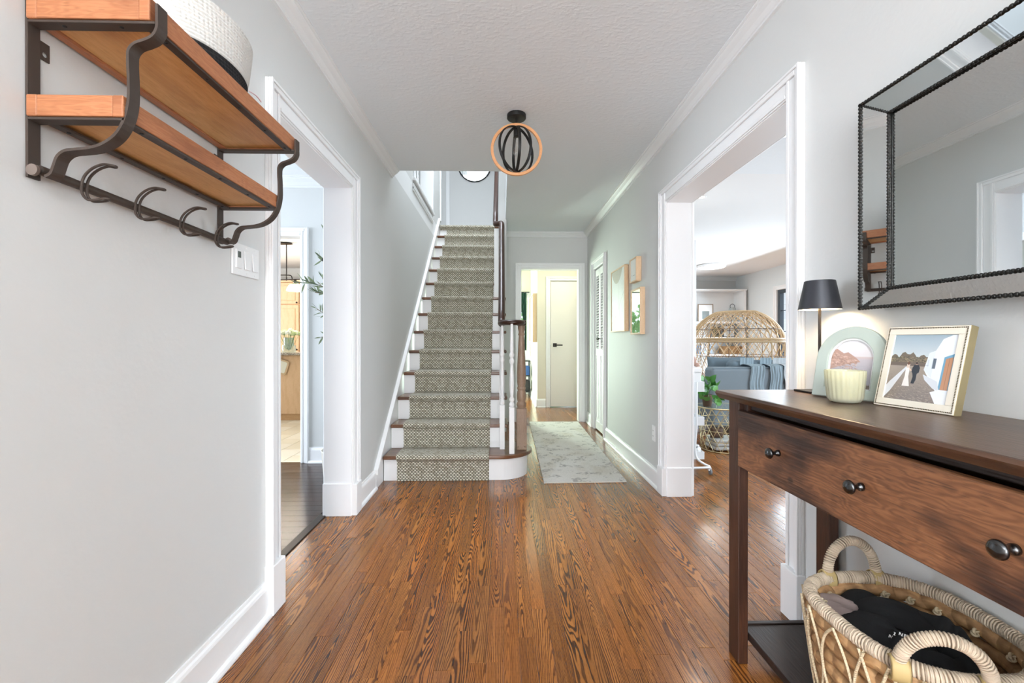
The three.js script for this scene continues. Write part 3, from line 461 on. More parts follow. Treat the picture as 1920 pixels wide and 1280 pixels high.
  for (let i = 2; i <= 7; i++) for (const k of [0.055, 0.175]) { const d = nose(i) + k; if (d > 5.1) continue; bm(0.004, d, i * RI, hc(d) - 0.018); }
}
{ // round mirror on the upper wall
  const m = thing('round_mirror', 'round black-framed mirror on the upper hall wall above the stairs', 'mirror', [-0.5, 4.345, 8.4]);
  const tor = new THREE.TorusGeometry(0.3, 0.013, 12, 64); tor.translate(0, 0, 0.014); part('frame', tor, M.black, m);
  const gl = new THREE.CylinderGeometry(0.297, 0.297, 0.008, 64); gl.rotateX(Math.PI / 2); gl.translate(0, 0, 0.008); part('mirror_glass', gl, M.mirror, m);
}

// ---------- left wall: shelf with hooks, rope basket, switch plate ----------
{
  const s = thing('wall_shelf', 'two-tier wall shelf of orange-brown wood on curved dark iron brackets with hooks', 'shelf', [0, 0, 0]);
  const tier = (x1, h0, h1, th, s2) => {
    const x0 = -0.9195, d0 = 0.889, d1 = 1.511, b = part('shelf_board', grain(rb(x0 + 0.02, x1 - 0.02, h0 + 0.006, h0 + 0.024, d0 + 0.018, d1 - 0.018, 0.001), 'z', s2), M.pinePly, s);
    part('rail', grain(rb(x1 - 0.021, x1, h0, h1, d0, d1, 0.003), 'z', s2, 0.1), M.pine, b); part('rail', grain(rb(x0, x0 + 0.021, h0, h1, d0, d1, 0.003), 'z', s2, 0.2), M.pine, b);
    part('rail', grain(rb(x0 + 0.0205, x1 - 0.0205, h0 + 0.0005, h1 - 0.0005, d0 + 0.0005, d0 + 0.019, 0.002), 'x', s2, 0.25), M.pine, b); part('rail', grain(rb(x0 + 0.0205, x1 - 0.0205, h0 + 0.0005, h1 - 0.0005, d1 - 0.019, d1 - 0.0005, 0.002), 'x', s2, 0.3), M.pine, b);
  };
  tier(-0.684, 1.704, 1.75, 0, 0.1); tier(-0.735, 1.515, 1.557, 0, 0.55);
  const br = [[-0.6735, 1.738], [-0.6735, 1.71], [-0.674, 1.692], [-0.683, 1.676], [-0.7, 1.667], [-0.718, 1.66], [-0.728, 1.648], [-0.7295, 1.63], [-0.728, 1.59], [-0.7285, 1.55], [-0.736, 1.515], [-0.752, 1.485], [-0.775, 1.466], [-0.802, 1.456], [-0.83, 1.4525], [-0.852, 1.449], [-0.865, 1.438], [-0.872, 1.42], [-0.878, 1.405], [-0.888, 1.399]];
  for (const d0 of [0.893, 1.482]) {
    const g = ext(ribbon(br, 0.0055, 70), 0.025); g.translate(0, 0, -(d0 + 0.025)); const b = part('bracket', uvm(g), M.iron, s);
    part('upright', rb(-0.9245, -0.9195, 1.398, 1.752, d0, d0 + 0.025, 0.001), M.iron, b);
    part('cross_bar', rb(-0.9195, -0.677, 1.6985, 1.7038, d0, d0 + 0.025, 0.001), M.iron, b); part('cross_bar', rb(-0.9195, -0.735, 1.5095, 1.5148, d0, d0 + 0.025, 0.001), M.iron, b);
    const dd = d0 < 1 ? d0 + 0.026 : d0 - 0.019, hh = 1.662; // keyhole hanger: a small plate with an opening
    const sh = new THREE.Shape(); sh.moveTo(-0.0095, -0.018); sh.lineTo(0.0095, -0.018); sh.lineTo(0.0095, 0.018); sh.lineTo(-0.0095, 0.018); sh.closePath();
    const h = new THREE.Path(); h.absarc(0, -0.006, 0.005, 0, Math.PI * 2); const k = new THREE.ExtrudeGeometry(sh, { depth: 0.002, bevelEnabled: false }); sh.holes.push(h); const kk = new THREE.ExtrudeGeometry(sh, { depth: 0.002, bevelEnabled: false, curveSegments: 12 }); kk.rotateY(Math.PI / 2); kk.translate(-0.9235, hh, -(dd + 0.0095)); part('hanger_plate', kk, M.iron, b);
    part('disc', place(new THREE.CylinderGeometry(0.011, 0.011, 0.006, 20), { x: -0.906, y: 1.41, d: d0 < 1 ? 0.8895 : 1.5105, rx: Math.PI / 2 }), std({ color: '#7d7068', roughness: 0.6, metalness: 0.3 }), b);
  }
  const strip = (x, h) => part('support_strip', rb(x, x + 0.02, h - 0.0053, h, 0.918, 1.482, 0.001), M.iron, s);
  strip(-0.707, 1.7038); strip(-0.757, 1.5148); strip(-0.905, 1.5148);
  for (const [x, h] of [[-0.697, 1.6985], [-0.747, 1.5095], [-0.895, 1.5095]]) for (const d of [0.95, 1.08, 1.21, 1.34, 1.46]) part('screw', place(new THREE.SphereGeometry(0.0042, 8, 6), { x, y: h - 0.0005, d, s: [1, 0.5, 1] }), M.black, s);
  for (const x of [-0.86, -0.75]) part('screw', place(new THREE.SphereGeometry(0.0042, 8, 6), { x, y: 1.698, d: 0.905, s: [1, 0.5, 1] }), M.black, s);
  part('hook_bar', rod(V(-0.9055, 1.414, 0.9), V(-0.9055, 1.404, 1.502), 0.0095, 14), M.iron, s);
  for (const d of [0.985, 1.125, 1.278, 1.432]) {
    const y = 1.4135 - (d - 0.9) * 0.0166, w = 0.006, hook = [[-0.834, 0.042], [-0.85, 0.044], [-0.872, 0.036], [-0.889, 0.02], [-0.896, 0.0], [-0.894, -0.02], [-0.884, -0.031], [-0.868, -0.032], [-0.85, -0.029]];
    const pts = [...hook.map(([x, h]) => V(x, y + h, d - w)), V(-0.8445, y - 0.028, d), ...hook.slice().reverse().map(([x, h]) => V(x, y + h, d + w)), V(-0.829, y + 0.042, d)];
    part('hook', tube(pts, 0.0027, true, 150, 8), M.iron, s);
  }
}
{ // oval basket of coiled rope
  const b = thing('rope_basket', 'white coiled rope basket with a black base band on the top shelf', 'basket', [-0.8, 1.7505, 1.19]);
  const coil = (y0, y1, r0, r1, n, k0) => { const p = []; for (let i = 0; i < n; i++) { const h = (y1 - y0) / n; for (let k = 0; k <= 6; k++) { const t = k / 6, y = y0 + (i + t) * h, r = lerp(r0, r1, Math.pow((i + t) / n, 0.8)); p.push([r + Math.sin(t * Math.PI) * 0.0032, y]); } } return p; };
  const oval = (g) => place(g, { s: [0.115 / 0.172, 1, 1] }), up = coil(0.044, 0.15, 0.155, 0.172, 13);
  M.ropeWhite = std({ color: '#dcdbd6', roughness: 0.9, bumpMap: tex(256, 64, (u, v) => Math.abs(Math.sin((u * 90 + v * 1) * Math.PI)), { srgb: false }), bumpScale: 0.0025 }); M.ropeBlack = std({ color: '#1d1d1f', roughness: 0.95, bumpMap: M.ropeWhite.bumpMap, bumpScale: 0.003 });
  part('side', oval(lathe([...up, [0.166, 0.152], [0.158, 0.145], [0.15, 0.06]], 96)), M.ropeWhite, b);
  part('base_band', oval(lathe([[0, 0.0005], [0.145, 0.0005], ...coil(0.0015, 0.044, 0.148, 0.155, 5)], 96)), M.ropeBlack, b);
  part('tag_string', tube([V(0.05, 0.07, 0.16), V(0.062, 0.066, 0.18), V(0.066, 0.058, 0.2)], 0.0016, false, 12, 6), std({ color: '#e6b9bd', roughness: 0.7 }), b);
}
{
  const p = thing('switch_plate', 'white three-gang wall switch plate with a small grey timer display', 'light switch', [XL, 1.365, 1.638]);
  part('plate', rb(0.0005, 0.007, -0.0565, 0.0565, -0.084, 0.084, 0.003), M.white, p);
  for (const [k, dd] of [-0.052, 0, 0.052].entries()) { const r = part('rocker', place(rb(0.0, 0.0055, -0.033, 0.033, -0.0165, 0.0165, 0.002), { x: 0.0062, d: dd, rz: k ? 0.07 : 0 }), M.white, p); if (!k) part('display', place(rb(0, 0.001, -0.011, 0.011, -0.009, 0.009, 0.0004), { x: 0.0115, y: 0.015, d: dd }), std({ color: '#5d625f', roughness: 0.25 }), r); }
  for (const dd of [-0.052, 0, 0.052]) for (const y of [0.046, -0.046]) part('screw', place(new THREE.SphereGeometry(0.0028, 8, 6), { x: 0.0072, y, d: dd, s: [0.4, 1, 1] }), M.white, p);
}
{
  const o = thing('wall_outlet', 'white wall socket low on the hall wall under the framed prints', 'outlet', [XR, 0.385, 3.33]);
  part('plate', rb(-0.006, -0.0005, -0.058, 0.058, -0.035, 0.035, 0.003), M.white, o); for (const y of [0.02, -0.02]) { part('socket', rb(-0.008, -0.0055, y - 0.014, y + 0.014, -0.016, 0.016, 0.002), M.white, o); part('slot', [rb(-0.0086, -0.0079, y - 0.004, y + 0.005, -0.008, -0.0055, 0.0003), rb(-0.0086, -0.0079, y - 0.004, y + 0.005, 0.0055, 0.008, 0.0003)], M.dark, o); }
}
// ---------- hall ceiling lamp (switched off) ----------
{
  const l = thing('ceiling_lamp', 'orb ceiling lamp of one wooden ring and black inner rings, switched off', 'lamp', [0.096, CH, 2.84]);
  part('canopy', lathe([[0, 0], [0.058, 0], [0.06, -0.003], [0.06, -0.024], [0.057, -0.028], [0, -0.029]], 40), M.black, l);
  part('stem', place(new THREE.CylinderGeometry(0.006, 0.006, 0.055, 12), { y: -0.05 }), M.black, l);
  const cy = -0.222, ringG = (R, w, th, ry, tilt) => { const sh = new THREE.Shape(); sh.absarc(0, 0, R, 0, Math.PI * 2); const h = new THREE.Path(); h.absarc(0, 0, R - th, 0, Math.PI * 2); sh.holes.push(h); const g = new THREE.ExtrudeGeometry(sh, { depth: w, bevelEnabled: true, bevelThickness: 0.001, bevelSize: 0.001, curveSegments: 64 }); g.translate(0, 0, -w / 2); return place(g, { y: cy, ry, rx: tilt }); };
  part('wooden_ring', grain(ringG(0.162, 0.018, 0.015, 0, 0.03), 'x'), std({ map: lightOak, color: '#f6cfae', roughness: 0.5 }), l);
  part('inner_ring', ringG(0.144, 0.016, 0.004, 0.72, 0.0), M.black, l); part('inner_ring', ringG(0.139, 0.016, 0.004, -0.92, 0.1), M.black, l); part('inner_ring', ringG(0.134, 0.016, 0.004, Math.PI / 2 + 0.12, 0.0), M.black, l);
  part('socket', place(lathe([[0, 0.055], [0.012, 0.055], [0.018, 0.045], [0.019, 0], [0.016, -0.004], [0, -0.004]], 24), { y: cy + 0.085 }), M.black, l);
  const bulb = part('bulb', place(lathe([[0.013, 0.08], [0.016, 0.065], [0.017, 0.04], [0.017, -0.02], [0.015, -0.032], [0.009, -0.041], [0.0, -0.044]], 24), { y: cy + 0.002 }), phy({ color: '#ffffff', roughness: 0.02, transmission: 1, thickness: 0 }), l);
  part('filament', tube([0, 1, 2, 3, 4, 5, 6].map((k) => new THREE.Vector3((k & 1 ? 0.004 : -0.004), cy + 0.05 - k * 0.011, 0)), 0.0007, false, 30, 5), std({ color: '#e8dcc4', roughness: 0.4, metalness: 0.2 }), bulb);
}
// ---------- runner rug ----------
{
  const a = [[0.322, 3.372], [0.954, 3.386], [1.012, 5.9], [0.372, 5.9]], pos = [], uv = [], idx = [], nx = 12, nd = 48;
  for (let j = 0; j <= nd; j++) for (let i = 0; i <= nx; i++) { const u = i / nx, v = j / nd, e = 0.0015 * Math.sin(j * 1.7); pos.push(lerp(lerp(a[0][0], a[1][0], u), lerp(a[3][0], a[2][0], u), v) + (i === 0 || i === nx ? e : 0), 0.009, -lerp(lerp(a[0][1], a[1][1], u), lerp(a[3][1], a[2][1], u), v)); uv.push(u, v); }
  for (let j = 0; j < nd; j++) for (let i = 0; i < nx; i++) { const k = j * (nx + 1) + i; idx.push(k, k + 1, k + nx + 1, k + 1, k + nx + 2, k + nx + 1); }
  const g = new THREE.BufferGeometry(); g.setAttribute('position', new THREE.Float32BufferAttribute(pos, 3)); g.setAttribute('uv', new THREE.Float32BufferAttribute(uv, 2)); g.setIndex(idx); g.computeVertexNormals();
  const t = thing('runner_rug', 'long pale grey distressed runner rug on the hall floor', 'rug'); part('pile', g, M.rug, t);
  const e = ext(a.map((p) => [p[0], p[1]]), 0.0075); e.rotateX(-Math.PI / 2); const s = new THREE.Shape(a.map((p) => new THREE.Vector2(p[0], p[1]))); const eg = new THREE.ExtrudeGeometry(s, { depth: 0.0078, bevelEnabled: false }); eg.rotateX(-Math.PI / 2); eg.translate(0, 0.001, 0); part('backing', eg, M.rugEdge, t);
}
// ---------- three framed pieces on the right wall ----------
function framedX(name, label, cat, d0, d1, h0, h1, deep, fw, face, faceLabel) {
  const t = thing(name, label, cat, [XR, (h0 + h1) / 2, (d0 + d1) / 2]), a = (d1 - d0) / 2, b = (h1 - h0) / 2;
  part('frame', [grain(rb(-deep, -0.001, b - fw, b, -a, a, 0.002), 'z', h0), grain(rb(-deep, -0.001, -b, -b + fw, -a, a, 0.002), 'z', h1), grain(rb(-deep, -0.001, -b + fw, b - fw, -a, -a + fw, 0.002), 'y', d0), grain(rb(-deep, -0.001, -b + fw, b - fw, a - fw, a, 0.002), 'y', d1)], M.frameOak, t);
  const g = new THREE.PlaneGeometry(2 * (a - fw), 2 * (b - fw)); g.rotateY(-Math.PI / 2); g.translate(-deep + 0.006, 0, 0); part('print', g, face, t);
  part('back_board', rb(-deep + 0.0085, -0.002, -b + fw - 0.001, b - fw + 0.001, -a + fw - 0.001, a - fw + 0.001, 0.001), M.white, t);
  return t;
}
{
  const N = (u, v) => fbm(u * 40, v * 40, 5, 2);
  // abstract print: seen from the hall its far edge is on the left; u runs from the far edge to the near edge
  const art = tex(512, 580, (u, v) => {
    const base = [219, 220, 219], taupe = [172, 162, 147], line = [190, 188, 182]; let c = base;
    const bowl = Math.pow(Math.abs((u - 0.42) / 0.42), 2.2); if (u < 0.86 && v > 0.78 + 0.22 * bowl) c = taupe;
    if (u < 0.36 && v < 0.14 + 0.1 * Math.sin(u * 4.5)) c = [182, 176, 166];
    for (const [f, w] of [[0.34 + 0.55 * Math.pow(u, 1.3) - v * 0 , 0.004]]) { const y = v; const q = 0.12 + 1.25 * Math.sqrt(Math.max(0, u - 0.44)) * 0.55; if (u > 0.44 && Math.abs(y - q) < 0.006) c = line; }
    const q2 = 0.36 + 0.34 * (1 - v) + 0.22 * v * v; if (v > 0.1 && Math.abs(u - q2) < 0.006) c = line; if (u > 0.36 && u < 0.37 && v < 0.25) c = [205, 204, 200];
    const k = 0.98 + 0.04 * N(u, v); return [c[0] * k, c[1] * k, c[2] * k];
  }, { wrap: false });
  framedX('framed_print', 'large oak-framed abstract print in grey and taupe, beside the louvred closet door', 'picture', 4.0, 4.5, 1.163, 1.765, 0.04, 0.012, std({ map: art, roughness: 0.5 }));
  const quote = (() => { const c = document.createElement('canvas'); c.width = c.height = 256; const x = c.getContext('2d'); x.fillStyle = '#e9e8e4'; x.fillRect(0, 0, 256, 256); x.fillStyle = '#77756f'; x.fillRect(60, 184, 14, 5); x.fillRect(82, 190, 10, 4); x.strokeStyle = '#88857e'; x.lineWidth = 4; x.beginPath(); x.moveTo(110, 196); x.bezierCurveTo(130, 176, 150, 210, 196, 184); x.stroke(); const t = new THREE.CanvasTexture(c); t.colorSpace = THREE.SRGBColorSpace; return t; })();
  framedX('framed_print', 'small square oak-framed white print, upper of the two small frames', 'picture', 3.635, 3.825, 1.567, 1.768, 0.045, 0.011, std({ map: quote, roughness: 0.5 }));
  framedX('framed_mirror', 'oak-framed tall mirror, below the small white print', 'mirror', 3.54, 3.815, 1.13, 1.508, 0.04, 0.014, M.mirror);
}

// ---------- console table ----------
{
  const t = thing('console_table', 'dark-stained wooden console table with one long drawer, black knobs and a low shelf', 'table');
  const x0 = 0.748, top = 0.907, prof = [[x0, top - 0.008], [x0 + 0.004, top - 0.001], [x0 + 0.008, top], [1.137, top], [1.137, top - 0.028], [x0 + 0.016, top - 0.028], [x0 + 0.003, top - 0.014]];
  const g = ext(prof, 1.22, 0); g.translate(0, 0, -1.552); part('tabletop', grain(g, 'z'), M.walnutTop, t);
  for (const [a, b] of [[0.79, 0.823], [1.098, 1.131]]) for (const [c, d] of [[1.473, 1.537], [0.345, 0.409]]) part('leg', grain(rb(a, b, 0, top - 0.029, c, d, 0.003), 'y', a, c), M.walnutLeg, t);
  const dr = part('drawer', grain(rb(0.786, 0.806, 0.662, 0.849, 0.412, 1.4715, 0.004), 'z', 0.2, 0.05), M.walnut, t);
  const kp = [[0, 0.0385], [0.006, 0.038], [0.012, 0.0355], [0.0152, 0.031], [0.0155, 0.028], [0.013, 0.0245], [0.007, 0.021], [0.0052, 0.016], [0.0055, 0.011], [0.0085, 0.008], [0.0092, 0.005], [0.009, 0.001], [0, 0]].reverse();
  for (const d of [1.249, 0.957, 0.665]) part('knob', place(lathe(kp, 28), { x: 0.7865, y: 0.761, d, rz: Math.PI / 2 }), M.knob, dr);
  part('case', [rb(0.812, 1.097, 0.668, 0.69, 0.41, 1.472), rb(0.8065, 1.097, 0.69, 0.8785, 1.45, 1.4725), rb(0.8065, 1.097, 0.69, 0.8785, 0.412, 0.43), rb(1.105, 1.125, 0.668, 0.877, 0.41, 1.472)].map((q) => grain(q, 'z')), M.walnutLeg, t);
  part('front_rail', grain(rb(0.818, 0.84, 0.8515, 0.8785, 0.4305, 1.4495), 'z', 0.4), M.darkShelf, t);
  part('lower_shelf', grain(rb(0.824, 1.12, 0.078, 0.104, 0.346, 1.515, 0.003), 'z', 0.6), M.darkShelf, t); part('shelf_rail', grain(rb(0.824, 1.0975, 0.07, 0.108, 1.515, 1.534, 0.003), 'x', 0.6), M.darkShelf, t);
}
// ---------- beaded wall mirror ----------
function slab(p, th) {                               // a flat four-cornered plate, thickened towards the wall (+x)
  const q = p.map((v) => v.clone().add(new THREE.Vector3(th, 0, 0))), pos = [], f = (a, b, c, d) => { for (const v of [a, b, c, a, c, d]) pos.push(v.x, v.y, v.z); };
  f(p[0], p[1], p[2], p[3]); f(q[3], q[2], q[1], q[0]); for (let k = 0; k < 4; k++) { const n = (k + 1) % 4; f(p[k], q[k], q[n], p[n]); }
  const g = new THREE.BufferGeometry(); g.setAttribute('position', new THREE.Float32BufferAttribute(pos, 3)); g.computeVertexNormals(); g.setAttribute('uv', new THREE.Float32BufferAttribute(new Float32Array(pos.length / 3 * 2), 2)); return g;
}
{
  const t = thing('wall_mirror', 'large rectangular wall mirror with mirrored borders and black beaded edges', 'mirror');
  const xo = 1.082, xi = 1.11, O = [0.415, 1.325, 1.176, 1.787], I = [0.482, 1.257, 1.231, 1.731], C = (r, x) => [V(x, r[3], r[1]), V(x, r[3], r[0]), V(x, r[2], r[0]), V(x, r[2], r[1])];
  const o = C(O, xo), i = C(I, xi);
  part('mirror_glass', slab([i[3], i[2], i[1], i[0]].map((v) => v.clone().add(new THREE.Vector3(0.004, 0, 0))), 0.004), M.mirror, t);
  for (let k = 0; k < 4; k++) { const n = (k + 1) % 4; part('mirror_border', slab([i[k], i[n], o[n], o[k]], 0.004), M.mirror, t); }
  M.bead = std({ color: '#2b2a28', roughness: 0.35, metalness: 0.6 });
  const sph = new THREE.SphereGeometry(1, 8, 6);
  const row = (a, b, r, step) => { const L = a.distanceTo(b), n = Math.round(L / step), out = [rod(a, b, r * 0.62, 6)]; for (let k = 0; k <= n; k++) { const s = sph.clone(); s.scale(r, r, r); const p = a.clone().lerp(b, k / n); s.translate(p.x, p.y, p.z); out.push(s); } return out; };
  const off = (p, dx) => p.clone().add(new THREE.Vector3(dx, 0, 0));
  for (let k = 0; k < 4; k++) { const n = (k + 1) % 4; part('bead_edge', row(off(o[k], -0.002), off(o[n], -0.002), 0.0056, 0.0108), M.bead, t).userData.kind = 'stuff'; part('bead_edge', row(off(i[k], -0.003), off(i[n], -0.003), 0.0046, 0.0092), M.bead, t).userData.kind = 'stuff'; part('mitre_strip', row(off(o[k], -0.001), off(i[k], -0.001), 0.0035, 0.0075), M.bead, t).userData.kind = 'stuff'; }
  part('frame_back', [rb(1.1195, 1.1435, O[2] + 0.004, O[3] - 0.004, O[0] + 0.004, O[1] - 0.004, 0.004)].concat([0, 1, 2, 3].map((k) => { const n = (k + 1) % 4; return slab([o[k], o[n], off(o[n], 0.034), off(o[k], 0.034)].map((v, m) => v.clone().add(new THREE.Vector3(0.001, 0, 0))), 0.001); })), M.black, t);
  const lip = (a, b) => rod(a, b, 0.0032, 6); part('inner_lip', [0, 1, 2, 3].map((k) => lip(off(i[k], 0.001), off(i[(k + 1) % 4], 0.001))), M.bead, t).userData.kind = 'stuff';
}
// ---------- table lamp ----------
{
  const t = thing('table_lamp', 'small black table lamp with a tapered shade and thin stem on the console table', 'lamp', [1.056, 0.9075, 1.462]);
  part('base', rb(-0.053, 0.053, 0, 0.006, -0.053, 0.053, 0.002), M.bronze, t);
  part('stem', place(new THREE.CylinderGeometry(0.0045, 0.0045, 0.31, 16), { y: 0.161 }), M.bronze, t);
  const sh = part('lamp_shade', lathe([[0.062, 0.275], [0.0442, 0.368], [0.0435, 0.3695], [0.0425, 0.3685], [0.0605, 0.275], [0.0613, 0.2744], [0.062, 0.275]], 48), std({ color: '#34353a', roughness: 0.42, metalness: 0.35 }), t);
  part('shade_lining', lathe([[0.0604, 0.2755], [0.0424, 0.368]], 48), std({ color: '#f2ead8', roughness: 0.8, side: THREE.DoubleSide }), sh);
  part('shade_cap', place(new THREE.CylinderGeometry(0.0426, 0.0426, 0.003, 40), { y: 0.364 }), M.black, sh);
  part('bulb', place(new THREE.SphereGeometry(0.02, 20, 14), { y: 0.315 }), std({ color: '#fff3dc', emissive: '#ffdca8', emissiveIntensity: 2 }), t);
  const pl = new THREE.PointLight(new THREE.Color().setRGB(1, 0.78, 0.5), 0.24); pl.position.set(0, 0.31, 0); pl.castShadow = true; pl.name = 'table_lamp_bulb'; t.add(pl);
}
// ---------- things on the console ----------
const canvasTex = (w, h, draw) => { const c = document.createElement('canvas'); c.width = w; c.height = h; draw(c.getContext('2d'), w, h); const t = new THREE.CanvasTexture(c); t.colorSpace = THREE.SRGBColorSpace; return t; };
{ // arched frame
  const t = thing('photo_frame', 'arched pale green photo frame with a sea and cliff picture', 'photo frame', [1.012, 0.9075, 1.29], -1.257), lean = -0.2;
  const arch = (w, h, y0 = 0) => { const s = new THREE.Shape(); s.moveTo(-w, y0); s.lineTo(w, y0); s.lineTo(w, h - w); s.absarc(0, h - w, w, 0, Math.PI, false); s.closePath(); return s; };
  const L = (g, y = 0) => { g.rotateX(lean); g.translate(0, y, 0); return g; };
  const o = arch(0.1, 0.216), hole = new THREE.Path(arch(0.064, 0.18, 0.03).getPoints(24)); o.holes.push(hole);
  const g = new THREE.ExtrudeGeometry(o, { depth: 0.012, bevelEnabled: true, bevelThickness: 0.003, bevelSize: 0.003, bevelOffset: -0.003, bevelSegments: 3, curveSegments: 40 }); g.translate(0, 0.001, -0.004);
  part('frame', L(g), std({ color: '#b9c3b8', roughness: 0.4 }), t);
  const o2 = arch(0.067, 0.183, 0.027); o2.holes.push(new THREE.Path(arch(0.0605, 0.1765, 0.0335).getPoints(24))); const g2 = new THREE.ExtrudeGeometry(o2, { depth: 0.006, bevelEnabled: false, curveSegments: 40 }); part('inner_band', L(g2), M.white, t);
  const pic = canvasTex(512, 640, (x, w, h) => {
    let gr = x.createLinearGradient(0, 0, 0, h); gr.addColorStop(0, '#e3e1e3'); gr.addColorStop(0.34, '#dcd5d6'); gr.addColorStop(0.36, '#c7b3b0'); gr.addColorStop(0.41, '#b9b0b4'); gr.addColorStop(1, '#98959c'); x.fillStyle = gr; x.fillRect(0, 0, w, h);
    reseed(5); x.fillStyle = '#b08d7e'; x.beginPath(); x.moveTo(0, 150); x.lineTo(70, 130); x.lineTo(150, 185); x.lineTo(200, 170); x.lineTo(300, 240); x.lineTo(350, 290); x.lineTo(180, 330); x.lineTo(0, 400); x.closePath(); x.fill();
    for (let k = 0; k < 260; k++) { const a = rnd() * 300, b = 150 + a * 0.35 + rnd() * 160; x.fillStyle = ['#c7a08d', '#8f6f65', '#a5816f', '#d2b3a0'][k % 4]; x.globalAlpha = 0.5; x.beginPath(); x.moveTo(a, b); x.lineTo(a + 18 + rnd() * 22, b + 14); x.lineTo(a + 6, b + 22); x.fill(); } x.globalAlpha = 1;
    for (let k = 0; k < 90; k++) { x.strokeStyle = k % 2 ? 'rgba(170,166,172,.35)' : 'rgba(120,118,126,.3)'; x.lineWidth = 2; const b = 330 + rnd() * 300, a = rnd() * w; x.beginPath(); x.moveTo(a, b); x.lineTo(a + 60 + rnd() * 80, b + 2); x.stroke(); }
    x.fillStyle = '#6d6258'; x.beginPath(); x.moveTo(200, 640); x.lineTo(300, 520); x.lineTo(420, 560); x.lineTo(512, 600); x.lineTo(512, 640); x.fill(); for (let k = 0; k < 120; k++) { x.fillStyle = ['#8a7b6c', '#544b44', '#9b8d7b'][k % 3]; x.globalAlpha = 0.6; x.fillRect(240 + rnd() * 270, 560 + rnd() * 80, 14, 8); }
  });
  const ps = arch(0.064, 0.18, 0.03), pg = new THREE.ShapeGeometry(ps, 40), uv = pg.attributes.uv, pp = pg.attributes.position; for (let k = 0; k < uv.count; k++) uv.setXY(k, (pp.getX(k) + 0.064) / 0.128, (pp.getY(k) - 0.03) / 0.15);
  pg.translate(0, 0, -0.001); part('picture', L(pg), std({ map: pic, roughness: 0.25 }), t);
  const bk = new THREE.ExtrudeGeometry(arch(0.095, 0.21, 0.003), { depth: 0.003, bevelEnabled: false, curveSegments: 40 }); bk.translate(0, 0, -0.0075); part('back', L(bk), M.dark, t);
}
